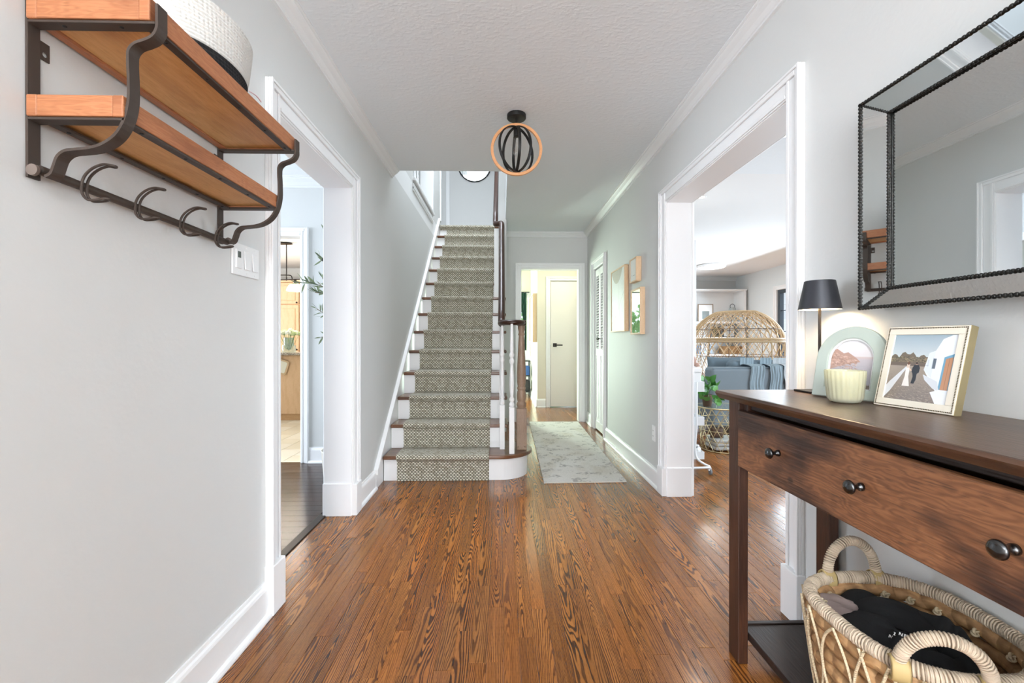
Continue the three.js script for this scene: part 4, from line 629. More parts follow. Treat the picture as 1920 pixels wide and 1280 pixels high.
{ // rectangular frame with a beaded edge
  const t = thing('photo_frame', 'cream rectangular photo frame with a beaded edge and a wedding couple picture', 'photo frame', [1.018, 0.9085, 1.09], -1.438), lean = -0.235, W = 0.095, H = 0.212;
  const L = (g) => { g.rotateX(lean); return g; };
  const bar = (a, b, c, d, z0, z1, r = 0.001) => { const g = new RoundedBoxGeometry(b - a, d - c, z1 - z0, 2, r); g.translate((a + b) / 2, (c + d) / 2, (z0 + z1) / 2); return g; }, fw = 0.021;
  const cream = std({ color: '#e9e0cf', roughness: 0.4 }), gold = std({ color: '#a3946f', roughness: 0.35, metalness: 0.6 });
  part('frame', [bar(-W, W, 0, fw, -0.004, 0.003), bar(-W, W, H - fw, H, -0.004, 0.003), bar(-W, -W + fw, fw, H - fw, -0.004, 0.003), bar(W - fw, W, fw, H - fw, -0.004, 0.003)].map(L), cream, t);
  part('edge', [bar(-W - 0.001, W + 0.001, -0.0008, 0.0016, -0.019, 0.0015, 0.0005), bar(-W - 0.001, W + 0.001, H - 0.0016, H + 0.0008, -0.019, 0.0015, 0.0005), bar(-W - 0.001, -W + 0.0014, 0, H, -0.019, 0.0015, 0.0005), bar(W - 0.0014, W + 0.001, 0, H, -0.019, 0.0015, 0.0005)].map(L), gold, t);
  const beads = [], sp = new THREE.SphereGeometry(0.0016, 6, 5), run = (a, b) => { const n = Math.round(a.distanceTo(b) / 0.0037); for (let k = 0; k <= n; k++) { const s = sp.clone(), p = a.clone().lerp(b, k / n); s.translate(p.x, p.y, p.z); beads.push(L(s)); } }, e = 0.0045, q = [[-W + e, e], [W - e, e], [W - e, H - e], [-W + e, H - e]].map((p) => new THREE.Vector3(p[0], p[1], 0.003)); for (let k = 0; k < 4; k++) run(q[k], q[(k + 1) % 4]);
  part('bead_trim', beads, std({ color: '#5e5137', roughness: 0.4, metalness: 0.5 }), t).userData.kind = 'stuff';
  const pic = canvasTex(768, 880, (x, w, h) => {
    reseed(15); let g = x.createLinearGradient(0, 0, 0, 400); g.addColorStop(0, '#9fb0bb'); g.addColorStop(1, '#d8dcda'); x.fillStyle = g; x.fillRect(0, 0, w, h);
    x.fillStyle = '#6f6252'; x.beginPath(); x.moveTo(0, 330); for (let k = 0; k <= 14; k++) x.lineTo(k * 34, 320 - 55 * Math.abs(Math.sin(k * 0.9 + 0.4)) - (k > 3 && k < 9 ? 30 : 0)); x.lineTo(480, 400); x.lineTo(0, 400); x.fill();
    for (let k = 0; k < 220; k++) { x.fillStyle = ['#8d7a5e', '#4e483b', '#a08b6a', '#5c5a45'][k % 4]; x.globalAlpha = 0.6; x.beginPath(); x.ellipse(rnd() * 460, 300 + rnd() * 80, 5 + rnd() * 9, 4 + rnd() * 5, 0, 0, 7); x.fill(); } x.globalAlpha = 1;
    x.fillStyle = '#6b5d51'; x.fillRect(0, 372, w, 50); g = x.createLinearGradient(0, 420, 0, h); g.addColorStop(0, '#9d8f80'); g.addColorStop(1, '#7d7068'); x.fillStyle = g; x.fillRect(0, 420, w, h);
    for (let k = 0; k < 900; k++) { const y = 430 + rnd() * 450, s = (y - 400) / 45; x.fillStyle = ['#b7aa9b', '#695d55', '#8f8176', '#a79a8d'][k % 4]; x.globalAlpha = 0.45; x.beginPath(); x.ellipse(rnd() * w, y, s * (0.8 + rnd()), s * 0.5, 0.1, 0, 7); x.fill(); } x.globalAlpha = 1;
    const poly = (c, ...p) => { x.fillStyle = c; x.beginPath(); x.moveTo(p[0], p[1]); for (let k = 2; k < p.length; k += 2) x.lineTo(p[k], p[k + 1]); x.fill(); };
    poly('#dadbdd', 0, 700, 40, 640, 215, 430, 240, 430, 190, 520, 70, 760, 0, 860);
    poly('#e9edf2', 440, 460, 470, 240, 540, 210, 600, 60, 700, 10, 768, 0, 768, 880, 600, 700); poly('#dfe4eb', 440, 460, 470, 240, 540, 215, 540, 560); x.fillStyle = '#cfd6de'; x.fillRect(470, 330, 16, 90); x.fillStyle = '#5d6670'; x.fillRect(530, 310, 36, 130); x.fillStyle = '#c9d1d8'; x.fillRect(524, 300, 6, 146);
    poly('#6d9db8', 650, 290, 768, 240, 768, 700, 640, 700); poly('#b98663', 672, 310, 750, 285, 745, 700, 664, 700); poly('#9b6d4f', 708, 298, 714, 296, 708, 700, 702, 700); poly('#d5d8dc', 440, 520, 620, 600, 660, 720, 580, 690, 470, 590); poly('#eceef0', 560, 740, 650, 700, 768, 760, 768, 880, 640, 880);
    poly('#efe9e2', 218, 470, 226, 440, 262, 440, 268, 480, 268, 560, 300, 690, 205, 690, 222, 560); poly('#d9c3b0', 224, 400, 246, 380, 264, 398, 262, 446, 226, 446); x.fillStyle = '#6b4a38'; x.beginPath(); x.ellipse(244, 386, 17, 20, 0, 0, 7); x.fill(); poly('#dcb9a0', 262, 440, 296, 480, 290, 490, 260, 466);
    poly('#23252b', 300, 440, 318, 404, 372, 404, 392, 440, 388, 500, 366, 520, 366, 600, 350, 650, 312, 650, 322, 560, 312, 520, 296, 490); x.fillStyle = '#c39a82'; x.beginPath(); x.ellipse(344, 386, 14, 18, 0, 0, 7); x.fill(); x.fillStyle = '#3a2c25'; x.beginPath(); x.ellipse(344, 380, 15, 14, 0, 0, 7); x.fill();
  });
  const pg = new THREE.PlaneGeometry(2 * (W - fw) + 0.001, H - 2 * fw + 0.001); pg.translate(0, H / 2, -0.0005); part('picture', L(pg), phy({ map: pic, roughness: 0.15 }), t);
  part('back', L(bar(-W + 0.002, W - 0.002, 0.002, H - 0.002, -0.018, -0.0045, 0.002)), M.dark, t);
  const leg = bar(-0.02, 0.02, 0.0, 0.115, -0.0015, 0.0015, 0.0008); leg.rotateX(0.3); leg.translate(0, 0.001, -0.062); part('easel_leg', leg, M.dark, t);
}
{ // candle in ribbed glass
  const t = thing('candle', 'pale green candle in a ribbed glass tumbler on the console table', 'candle', [0.962, 0.9075, 1.232]);
  const g = lathe([[0, 0], [0.032, 0], [0.038, 0.004], [0.0415, 0.012], [0.046, 0.05], [0.0485, 0.088], [0.0472, 0.0895], [0.046, 0.088], [0.0435, 0.05], [0.0392, 0.014], [0.034, 0.0075], [0, 0.0065]], 120);
  bent(g, (v) => { const r = Math.hypot(v.x, v.z); if (r > 0.035 && v.y > 0.006) { const a = Math.atan2(v.z, v.x), k = 1 + 0.016 * Math.cos(a * 24) * (r > 0.0425 || v.y < 0.03 ? 1 : 0.4); v.x *= k; v.z *= k; } });
  part('glass', g, phy({ color: '#f2f1dc', roughness: 0.2, transmission: 0.6, thickness: 0, ior: 1.45 }), t);
  const wax = part('wax', lathe([[0, 0.0075], [0.033, 0.008], [0.0385, 0.016], [0.0425, 0.05], [0.0438, 0.066], [0.043, 0.069], [0, 0.0685]], 64), std({ color: '#ebe6bf', roughness: 0.6 }), t);
  part('wick', place(new THREE.CylinderGeometry(0.0008, 0.0008, 0.01, 6), { y: 0.0735 }), M.dark, wax);
}
// ---------- basket under the console with clothes in it ----------
const bc = { x: 0.946, d: 1.008, a: 0.174, b: 0.19 };
const sup = (t, a, b, n = 2.7) => { const c = Math.cos(t), s = Math.sin(t); return [a * Math.sign(c) * Math.pow(Math.abs(c), 2 / n), b * Math.sign(s) * Math.pow(Math.abs(s), 2 / n)]; };
function wrapped(curve, closed, R, r, pitch, n) {     // cord wound closely round a curved core
  const L = curve.getLength(), turns = Math.round(L / pitch), N = turns * 9, fr = curve.computeFrenetFrames(N, closed), pts = [];
  for (let k = 0; k < N + (closed ? 0 : 1); k++) { const u = k / N, p = curve.getPointAt(u), a = u * turns * Math.PI * 2, q = Math.min(k, N), rr = R * (1 + 0.05 * (vn(k * 0.07, 3, 5) - 0.5)); pts.push(p.addScaledVector(fr.normals[q], Math.cos(a) * rr).addScaledVector(fr.binormals[q], Math.sin(a) * rr)); }
  return new THREE.TubeGeometry(new THREE.CatmullRomCurve3(pts, closed), N, r, 6, closed);
}
{
  reseed(77);
  const t = thing('wicker_basket', 'oval woven basket with a pale rope rim and rope handles on the low shelf', 'basket', [bc.x, 0.1045, bc.d]);
  const H = 0.336, sc = (h) => 0.74 + 0.26 * Math.pow(h / H, 0.8), loop = (h, out = 0, wob = 0) => { const p = [], k = sc(h); for (let j = 0; j < 48; j++) { const a = j / 48 * Math.PI * 2, [x, z] = sup(a, bc.a * k + out, bc.b * k + out); p.push(new THREE.Vector3(x, h + wob * Math.sin(j * 2.1 + h * 90), z)); } return p; };
  for (let k = 0; k < 9; k++) { const h = 0.0185 + k * 0.0355, g = tube(loop(h, 0, 0.004), 0.0182, true, 160, 9); const uv = g.attributes.uv; for (let q = 0; q < uv.count; q++) uv.setXY(q, uv.getX(q) * 9, uv.getY(q) * 0.6 + k * 0.13); part('rush_row', g, M.rush, t); }
  const bot = new THREE.Shape(loop(0.005).map((v) => new THREE.Vector2(v.x, v.z))), bg = new THREE.ExtrudeGeometry(bot, { depth: 0.006, bevelEnabled: false }); bg.rotateX(Math.PI / 2); bg.translate(0, 0.0065, 0); part('bottom', bg, M.rush, t);
  const rimC = new THREE.CatmullRomCurve3(loop(H - 0.006, 0.001), true);
  part('rim', [new THREE.TubeGeometry(rimC, 160, 0.0128, 10, true), wrapped(rimC, true, 0.0135, 0.0032, 0.0062)], M.rope, t);
  const handle = (a0, lean, w, hh) => {
    const [cx, cz] = sup(a0, bc.a, bc.b), o = new THREE.Vector3(cx, H - 0.008, cz), tan = new THREE.Vector3(-Math.sin(a0), 0, Math.cos(a0)), out = new THREE.Vector3(Math.cos(a0), 0, Math.sin(a0)), pts = [];
    for (let k = 0; k <= 14; k++) { const q = Math.PI * (1.06 - k / 14 * 1.12); pts.push(o.clone().addScaledVector(tan, Math.cos(q) * w).add(new THREE.Vector3(0, Math.sin(q) * hh + 0.012, 0)).addScaledVector(out, lean * Math.sin(q))); }
    const c = new THREE.CatmullRomCurve3(pts), g = part('handle', [new THREE.TubeGeometry(c, 60, 0.0098, 10), wrapped(c, false, 0.0105, 0.003, 0.0058)], M.rope, t);
    for (const s of [-1, 1]) { const b = o.clone().addScaledVector(tan, s * w * 1.0).add(new THREE.Vector3(0, 0.002, 0)), tor = new THREE.TorusGeometry(0.0185, 0.002, 8, 28); tor.scale(1, 1.25, 8); tor.rotateY(Math.atan2(tan.x, tan.z)); tor.translate(b.x, b.y - 0.004, b.z); part('raffia_tie', tor, M.raffia, g); }
  };
  handle(-Math.PI / 2 + 0.02, 0.004, 0.066, 0.088); handle(Math.PI / 2 + 0.5, 0.02, 0.066, 0.075);
  // cords knotted over the outside
  for (let k = 0; k < 22; k++) for (const s of [-1, 1]) {
    const a0 = k / 22 * Math.PI * 2 + ru(-0.03, 0.03), p = []; for (let j = 0; j <= 10; j++) { const f = j / 10, h = (H - 0.02) * (1 - f) + 0.006, a = a0 + s * 0.19 * Math.sin(f * Math.PI * 1.5) * (0.6 + 0.4 * f), [x, z] = sup(a, bc.a * sc(h) + 0.0205, bc.b * sc(h) + 0.0205); p.push(new THREE.Vector3(x, h, z)); }
    const g = tube(p, 0.0031, false, 40, 6); const uv = g.attributes.uv; for (let q = 0; q < uv.count; q++) uv.setXY(q, uv.getX(q) * 14, uv.getY(q) * 0.6); part('cord', g, M.cord, t);
  }
  for (let k = 0; k < 16; k++) { const a = k / 16 * Math.PI * 2, h = H - 0.035, [x, z] = sup(a, bc.a * sc(h) - 0.02, bc.b * sc(h) - 0.02), g = new THREE.TorusKnotGeometry(0.0065, 0.003, 40, 6); g.scale(1, 0.8, 1); g.translate(x, h, z); part('inner_knot', g, M.cord, t); }
}
{ // black jumper, loosely folded
  const y0 = 0.1045 + 0.21, g = new THREE.PlaneGeometry(2, 2, 110, 110); g.rotateX(-Math.PI / 2);
  const fold = (p, a, b, w) => { const q = clamp(((p[0] - a[0]) * (b[0] - a[0]) + (p[1] - a[1]) * (b[1] - a[1])) / ((b[0] - a[0]) ** 2 + (b[1] - a[1]) ** 2)), dx = p[0] - a[0] - q * (b[0] - a[0]), dz = p[1] - a[1] - q * (b[1] - a[1]); return Math.exp(-(dx * dx + dz * dz) / (w * w)); };
  bent(g, (v) => {
    const u = v.x, w = v.z, m = Math.max(Math.abs(u), Math.abs(w)), r = m, l = Math.hypot(u, w) || 1, edge = 1 - Math.pow(m, 6);
    const [sx, sz] = [u * m / l, w * m / l], x = sx * 0.148 + 0.004, z = sz * 0.163 + 0.006, p = [x, z];
    let h = 0.045 * edge + 0.055 * fold(p, [0.02, -0.13], [0.06, 0.02], 0.055) + 0.05 * fold(p, [-0.07, -0.06], [-0.03, 0.1], 0.05) - 0.03 * fold(p, [-0.025, -0.1], [0.02, 0.06], 0.014) - 0.025 * fold(p, [-0.09, -0.01], [-0.02, 0.03], 0.012) + 0.02 * fold(p, [0.08, 0.0], [0.06, 0.13], 0.04) - 0.022 * fold(p, [0.0, -0.14], [0.05, -0.08], 0.012) - 0.02 * fold(p, [0.03, 0.05], [0.1, 0.06], 0.012);
    h += 0.012 * (fbm(x * 22 + 4, z * 22, 8, 3) - 0.5) + 0.004 * Math.sin(x * 70 + z * 120 + 8 * fbm(x * 12, z * 12, 3, 2)) * edge;
    v.set(x, Math.max(0, h) * Math.min(1, edge * 2.2), z);
  });
  const t = thing('jumper', 'black ribbed jumper folded into the woven basket', 'clothing', [bc.x, y0 + 0.015, bc.d]); part('body', g, M.blackKnit, t);
  const roll = (pts, rx, ry, sd) => { const c = new THREE.CatmullRomCurve3(pts.map((p) => new THREE.Vector3(...p))), q = new THREE.TubeGeometry(c, 90, 1, 40, false), pos = q.attributes.position, N = 90, fr = c.computeFrenetFrames(N), up = new THREE.Vector3(0, 1, 0);
    for (let k = 0; k <= N; k++) { const o = c.getPointAt(k / N), tn = c.getTangentAt(k / N), sd2 = up.clone().cross(tn).normalize(), u2 = tn.clone().cross(sd2); const e = Math.pow(Math.sin(Math.PI * clamp(0.06 + k / N * 0.9)), 0.35); for (let m = 0; m <= 40; m++) { const a = m / 40 * Math.PI * 2, cr = 1 + 0.2 * (fbm(Math.cos(a) * 2.2 + 5, Math.sin(a) * 2.2 + k * 0.012 + sd, sd, 3) - 0.5) + 0.22 * (fbm(a * 1.9 + (m === 40 ? -1.9 * Math.PI * 2 : 0), k * 0.035, sd + 3, 2) - 0.5) * Math.sin(a / 2); const v = o.clone().addScaledVector(sd2, Math.cos(a) * rx * e * cr).addScaledVector(u2, Math.sin(a) * ry * e * cr); pos.setXYZ(k * 41 + m, v.x, v.y, v.z); } }
    q.computeVertexNormals(); return q; };
  part('front_fold', roll([[-0.105, 0.035, -0.105], [-0.07, 0.062, -0.05], [-0.055, 0.06, 0.03], [-0.03, 0.05, 0.115]], 0.05, 0.024, 3), M.blackKnit, t);
  part('sleeve', roll([[-0.04, 0.055, -0.13], [0.0, 0.083, -0.08], [0.045, 0.078, 0.0], [0.06, 0.055, 0.09]], 0.045, 0.026, 8), M.blackKnit, t);
  part('hood', roll([[-0.06, 0.045, -0.125], [-0.01, 0.07, -0.14], [0.05, 0.05, -0.125]], 0.034, 0.026, 14), M.blackKnit, t);
  t.updateMatrixWorld(true); const font = await new FontLoader().loadAsync('fonts/droid/droid_sans_bold.typeface.json'), white = std({ color: '#e9e9e6', roughness: 0.8 }), rc = new THREE.Raycaster();
  for (const [k, ch] of [...'ANINE'].entries()) { const x = 0.866 + k * 0.0078, d = 0.99 - k * 0.0042; rc.set(V(x, 0.7, d), new THREE.Vector3(0, -1, 0)); const hit = rc.intersectObject(t, true)[0]; if (!hit) continue; const lg = new TextGeometry(ch, { font, size: 0.0078, depth: 0.0008, curveSegments: 4 }); const n = new THREE.Vector3(-0.2, 0.92, 0.34).normalize(); const m = new THREE.Mesh(lg, white); m.name = 'letter'; lg.translate(-0.003, -0.004, 0); m.quaternion.setFromUnitVectors(new THREE.Vector3(0, 0, 1), n.y < 0 ? n.negate() : n); m.rotateZ(-0.7); m.position.copy(t.worldToLocal(hit.point.clone().addScaledVector(n, 0.004))); t.add(m); }
}
{
  reseed(31); const t = thing('knit_scarf', 'mauve knitted scarf bunched at the far end inside the woven basket', 'clothing', [bc.x - 0.085, 0.1045 + 0.25, bc.d + 0.12]);
  for (let k = 0; k < 7; k++) { const p = []; for (let j = 0; j < 7; j++) p.push(new THREE.Vector3(0.038 * Math.cos(j * 0.95 + k) * ru(0.5, 1.1), 0.012 + 0.007 * k + ru(0, 0.01), 0.03 * Math.sin(j * 0.95 + k * 1.3) * ru(0.5, 1.1))); part('coil', tube(p, 0.0085, true, 60, 8), M.mauve, t); }
}

// ---------- living room ----------
const pillowGeo = (w, h, t, n = 20) => { const g = new THREE.BoxGeometry(w, h, t, n, n, 4); return bent(g, (v) => { const a = Math.abs(v.x / (w / 2)), b = Math.abs(v.y / (h / 2)), k = Math.pow(1 - Math.pow(a, 3), 0.5) * Math.pow(1 - Math.pow(b, 3), 0.5); v.z *= 0.18 + 0.82 * (isNaN(k) ? 0 : k); v.x *= 1 - 0.05 * (1 - b * b) * a; v.y *= 1 - 0.05 * (1 - a * a) * b; }); };
{
  const t = thing('sofa', 'grey-blue fabric sofa with its back to the hall', 'sofa');
  const X0 = 2.35, X1 = 4.4, D0 = 4.95;
  part('back', rb(X0, X1, 0.1, 0.778, D0, D0 + 0.2, 0.045, 5), M.sofa, t); part('piping', tube([V(X0 + 0.02, 0.762, D0 + 0.012), V(3, 0.77, D0 + 0.01), V(X1 - 0.02, 0.764, D0 + 0.012)], 0.006, false, 30), M.pillow, t);
  for (const [a, b] of [[X0, X0 + 0.2], [X1 - 0.2, X1]]) part('arm', rb(a, b, 0.1, 0.62, D0 + 0.2, D0 + 0.9, 0.045, 5), M.sofa, t);
  part('seat_base', rb(X0 + 0.2, X1 - 0.2, 0.1, 0.3, D0 + 0.2, D0 + 0.89, 0.02), M.sofa, t);
  for (let k = 0; k < 2; k++) { const w = (X1 - X0 - 0.4) / 2, a = X0 + 0.2 + k * w; part('seat_cushion', rb(a + 0.004, a + w - 0.004, 0.301, 0.46, D0 + 0.38, D0 + 0.9, 0.05, 4), M.sofa, t); part('back_cushion', rb(a + 0.12, a + w - 0.004, 0.462, 0.85, D0 + 0.205, D0 + 0.37, 0.07, 5), M.pillow, t); }
  for (const x of [X0 + 0.1, X1 - 0.1]) for (const d of [D0 + 0.1, D0 + 0.85]) part('leg', place(new THREE.CylinderGeometry(0.025, 0.018, 0.1, 12), { x, y: 0.05, d }), M.dark, t);
  const drape = (x0, x1, drop, back, mat, name, label, ph, fr) => {
    const nx = 26, n = 40, pos = [], uv = [], idx = [], y = 0.78; const path = []; for (let k = 0; k <= n; k++) { const f = k / n * (drop + 0.22 + back); path.push(f < drop ? [D0 - 0.012, y - 0.02 - (drop - f)] : f < drop + 0.22 ? [D0 - 0.012 + (f - drop), y + 0.02 * Math.sin((f - drop) / 0.22 * Math.PI) + 0.006] : [D0 + 0.2, y + 0.09 * Math.sin((f - drop - 0.22) / Math.max(back, 0.01) * 1.6) + 0.006]); }
    for (let k = 0; k <= n; k++) for (let i = 0; i <= nx; i++) { const u = i / nx, w = 0.012 * Math.sin(u * 15 + ph) * Math.sin(k / n * 2 + 0.6) + 0.004 * Math.sin(u * 37 + k * 0.2); pos.push(lerp(x0, x1, u) + 0.01 * Math.sin(k * 0.3 + ph), path[k][1] + Math.abs(w) * 0.6, -(path[k][0] - Math.abs(w))); uv.push(u * (x1 - x0), k * 0.02); }
    for (let k = 0; k < n; k++) for (let i = 0; i < nx; i++) { const q = k * (nx + 1) + i; idx.push(q, q + 1, q + nx + 1, q + 1, q + nx + 2, q + nx + 1); }
    const g = new THREE.BufferGeometry(); g.setAttribute('position', new THREE.Float32BufferAttribute(pos, 3)); g.setAttribute('uv', new THREE.Float32BufferAttribute(uv, 2)); g.setIndex(idx); g.computeVertexNormals(); const m = mat.clone(); m.side = THREE.DoubleSide;
    const o = thing(name, label, 'blanket'); part('cloth', g, m, o); if (fr) { const fg = []; for (let i = 0; i <= 40; i++) fg.push(rod(V(lerp(x0, x1, i / 40), y - drop - 0.02, D0 - 0.016), V(lerp(x0, x1, i / 40) + 0.006 * Math.sin(i * 3), y - drop - 0.055, D0 - 0.016), 0.0022, 5)); part('fringe', fg, m, o).userData.kind = 'stuff'; }
  };
  drape(2.78, 2.94, 0.4, 0.02, M.throwBlue, 'throw_blanket', 'light blue blanket hanging in folds over the sofa back', 0.4);
  drape(3.0, 3.14, 0.4, 0.02, M.throwBlue, 'throw_blanket', 'second blue blanket on the sofa back, right of the first fold', 1.9);
  drape(3.165, 3.45, 0.22, 0.12, M.throwPale, 'throw_blanket', 'pale grey fringed throw over the sofa back beside the window', 1.1, true);
  const p = thing('cushion', 'small slate cushion leaning on the sofa back behind the blankets', 'cushion', [2.74, 0.672, 5.4], 0); const pg = pillowGeo(0.46, 0.42, 0.12); part('cover', pg, M.pillow, p);
}
{ // rattan egg chair
  const cx = 3.47, cd = 6.52, t = thing('egg_chair', 'tan rattan egg chair with a lattice shell behind the sofa', 'chair', [cx, 0, cd]);
  const top = 1.53, mid = 0.95, R = (h) => { const k = h > mid ? (h - mid) / (top - mid) : (mid - h) / (mid - 0.12); return 0.63 * Math.sqrt(Math.max(0, 1 - Math.pow(k, h > mid ? 2.1 : 2.6) * (h > mid ? 1 : 0.72))); };
  const S = (a, h, o = 0) => new THREE.Vector3(Math.cos(a) * (R(h) + o), h, Math.sin(a) * (R(h) + o));
  const nL = 34; for (let k = 0; k < nL; k++) for (const s of [-1, 1]) { const p = []; for (let j = 0; j <= 20; j++) { const f = j / 20, h = 0.14 + 1.34 * Math.sin(f * Math.PI / 2); p.push(S(k / nL * Math.PI * 2 + s * f * 1.7, Math.min(h, 1.482))); } part('lattice_rod', tube(p, 0.0052, false, 40, 5), M.rattan, t); }
  for (let k = 0; k < 8; k++) { const p = []; for (let j = 0; j <= 16; j++) p.push(S(k / 8 * Math.PI * 2 + 0.3, 0.14 + 1.34 * Math.sin(j / 16 * Math.PI / 2), -0.006)); part('rib', tube(p, 0.005, false, 40, 6), M.rattanDark, t); }
  const ring = (h, r, n = 0, m = M.rattan) => { const p = []; for (let j = 0; j < 40; j++) { const q = S(j / 40 * Math.PI * 2, h, 0.008); p.push(q); } part('hoop', tube(p, r, true, 120, 8), m, t); };
  ring(1.1, 0.016); ring(1.065, 0.016); ring(1.24, 0.004, 0, M.rattanDark); ring(0.86, 0.004, 0, M.rattanDark); ring(0.5, 0.014); ring(0.14, 0.018);
  const arch = (a, r) => { const p = []; for (let j = -14; j <= 14; j++) { const f = Math.abs(j) / 14, h = 1.492 - (1.492 - 0.3) * Math.pow(f, 1.8), q = S(a + (j < 0 ? Math.PI : 0), h, 0.012); p.push(q); } part('hoop', tube(p, r, false, 120, 8), M.rattan, t); };
  arch(0.3, 0.026); arch(0.0, 0.012); arch(1.35, 0.008);
  const seat = new THREE.SphereGeometry(0.44, 32, 16); seat.scale(1, 0.24, 1); seat.translate(0, 0.42, 0); part('seat_cushion', seat, std({ color: '#d8cdbd', roughness: 0.95 }), t);
  for (let k = 0; k < 4; k++) part('leg', rod(new THREE.Vector3(Math.cos(k * 1.57 + 0.6) * 0.3, 0.2, Math.sin(k * 1.57 + 0.6) * 0.3), new THREE.Vector3(Math.cos(k * 1.57 + 0.6) * 0.36, 0, Math.sin(k * 1.57 + 0.6) * 0.36), 0.018), M.rattan, t);
}
{ // white bookcase at the far wall and what stands on it
  const X0 = 3.9, X1 = 5.26, D = 9.5, t = thing('bookcase', 'white open bookcase along the far living room wall', 'bookcase'), w = M.white;
  part('side', rb(X0, X0 + 0.05, 0, 2.15, D, D + 0.45), w, t); part('side', rb(X1 - 0.05, X1, 0, 2.15, D, D + 0.45), w, t); part('top', rb(X0 - 0.01, X1 + 0.01, 2.15, 2.18, D - 0.01, D + 0.46), w, t); part('back', rb(X0 + 0.05, X1 - 0.05, 0.05, 2.15, D + 0.43, D + 0.45), w, t);
  for (const h of [0.05, 0.42, 0.79, 1.15, 1.485]) part('shelf', rb(X0 + 0.05, X1 - 0.05, h - 0.04, h, D + 0.005, D + 0.43), w, t);
  const pic = (x, h, wd, ht, fr, c1, c2, label) => { const q = thing('framed_picture', label, 'picture', [x, h, D + 0.2]); part('frame', [rb(-wd / 2, wd / 2, 0, 0.018, 0, 0.02), rb(-wd / 2, wd / 2, ht - 0.018, ht, 0, 0.02), rb(-wd / 2, -wd / 2 + 0.018, 0.018, ht - 0.018, 0, 0.02), rb(wd / 2 - 0.018, wd / 2, 0.018, ht - 0.018, 0, 0.02)], std({ color: fr, roughness: 0.5 }), q); part('mount', rb(-wd / 2 + 0.017, wd / 2 - 0.017, 0.017, ht - 0.017, 0.008, 0.018), std({ color: c1, roughness: 0.6 }), q); part('print', rb(-wd * 0.22, wd * 0.24, ht * 0.16, ht * 0.6, 0.006, 0.009, 0.001), std({ color: c2, roughness: 0.6 }), q); };
  pic(4.47, 1.4855, 0.34, 0.39, '#8a7660', '#eceded', '#8e9898', 'brown-framed print leaning on the top shelf of the white bookcase'); pic(4.72, 1.1505, 0.18, 0.22, '#54432c', '#8f7a4f', '#3b3226', 'dark gilt frame behind the lattice, on the second bookcase shelf'); pic(4.99, 1.1505, 0.27, 0.27, '#33312f', '#e6e6e4', '#c9cfd2', 'black-and-white framed picture on the second bookcase shelf');
  const l = thing('lantern', 'small pale grey tapered lantern on the top bookcase shelf', 'lantern', [5.06, 1.4855, D + 0.2]); part('body', lathe([[0.11, 0], [0.11, 0.02], [0.075, 0.3], [0.078, 0.31], [0, 0.312]], 4), std({ color: '#aeb5b4', roughness: 0.5 }), l); part('handle', (() => { const g = new THREE.TorusGeometry(0.05, 0.006, 8, 24); g.translate(0, 0.34, 0); return g; })(), M.dark, l);
  const b = thing('wicker_box', 'low brown wicker box on the third bookcase shelf', 'basket', [5.03, 0.7905, D + 0.2]); for (let k = 0; k < 8; k++) part('wicker_row', tube([[-0.19, -0.12], [0.19, -0.12], [0.19, 0.12], [-0.19, 0.12]].map(([x, z]) => new THREE.Vector3(x, 0.012 + k * 0.02, z)), 0.011, true, 60, 6, 'catmullrom'), M.rush, b);
  reseed(9); for (let k = 0; k < 6; k++) { const c = ['#7f9dc0', '#e5e3dc', '#9fb4cc', '#cfd6dc', '#b9a992', '#8aa0b6'][k], q = thing('book', ['blue', 'cream', 'pale blue', 'light grey', 'tan', 'slate blue'][k] + ' book standing on the third bookcase shelf', 'book', [4.3 + k * 0.045, 0.7905, D + 0.15], 0, 'books on the third bookcase shelf'), hh = ru(0.17, 0.24); part('cover', [rb(-0.02, -0.017, 0, hh, -0.07, 0.09, 0.001), rb(0.017, 0.02, 0, hh, -0.07, 0.09, 0.001), rb(-0.02, 0.02, 0, hh, -0.073, -0.07, 0.001)], std({ color: c, roughness: 0.6 }), q); part('pages', rb(-0.0165, 0.0165, 0.003, hh - 0.003, -0.069, 0.086, 0.001), M.white, q); }
}
{ // tall white cabinet just inside the living room
  const t = thing('tall_cabinet', 'tall plain white cabinet standing just inside the living room opening', 'cabinet'); part('carcass', rb(1.36, 1.893, 0.06, 2.06, 4.32, 4.75, 0.004), M.white, t); part('plinth', rb(1.375, 1.88, 0, 0.06, 4.34, 4.74), M.white, t);
  for (const [a, b] of [[1.363, 1.624], [1.628, 1.89]]) { const d = part('door', rb(a, b, 0.064, 2.056, 4.302, 4.3195, 0.003), M.white, t); part('knob', place(new THREE.SphereGeometry(0.012, 12, 10), { x: a < 1.5 ? b - 0.03 : a + 0.03, y: 1.0, d: 4.292 }), M.white, d); }
}
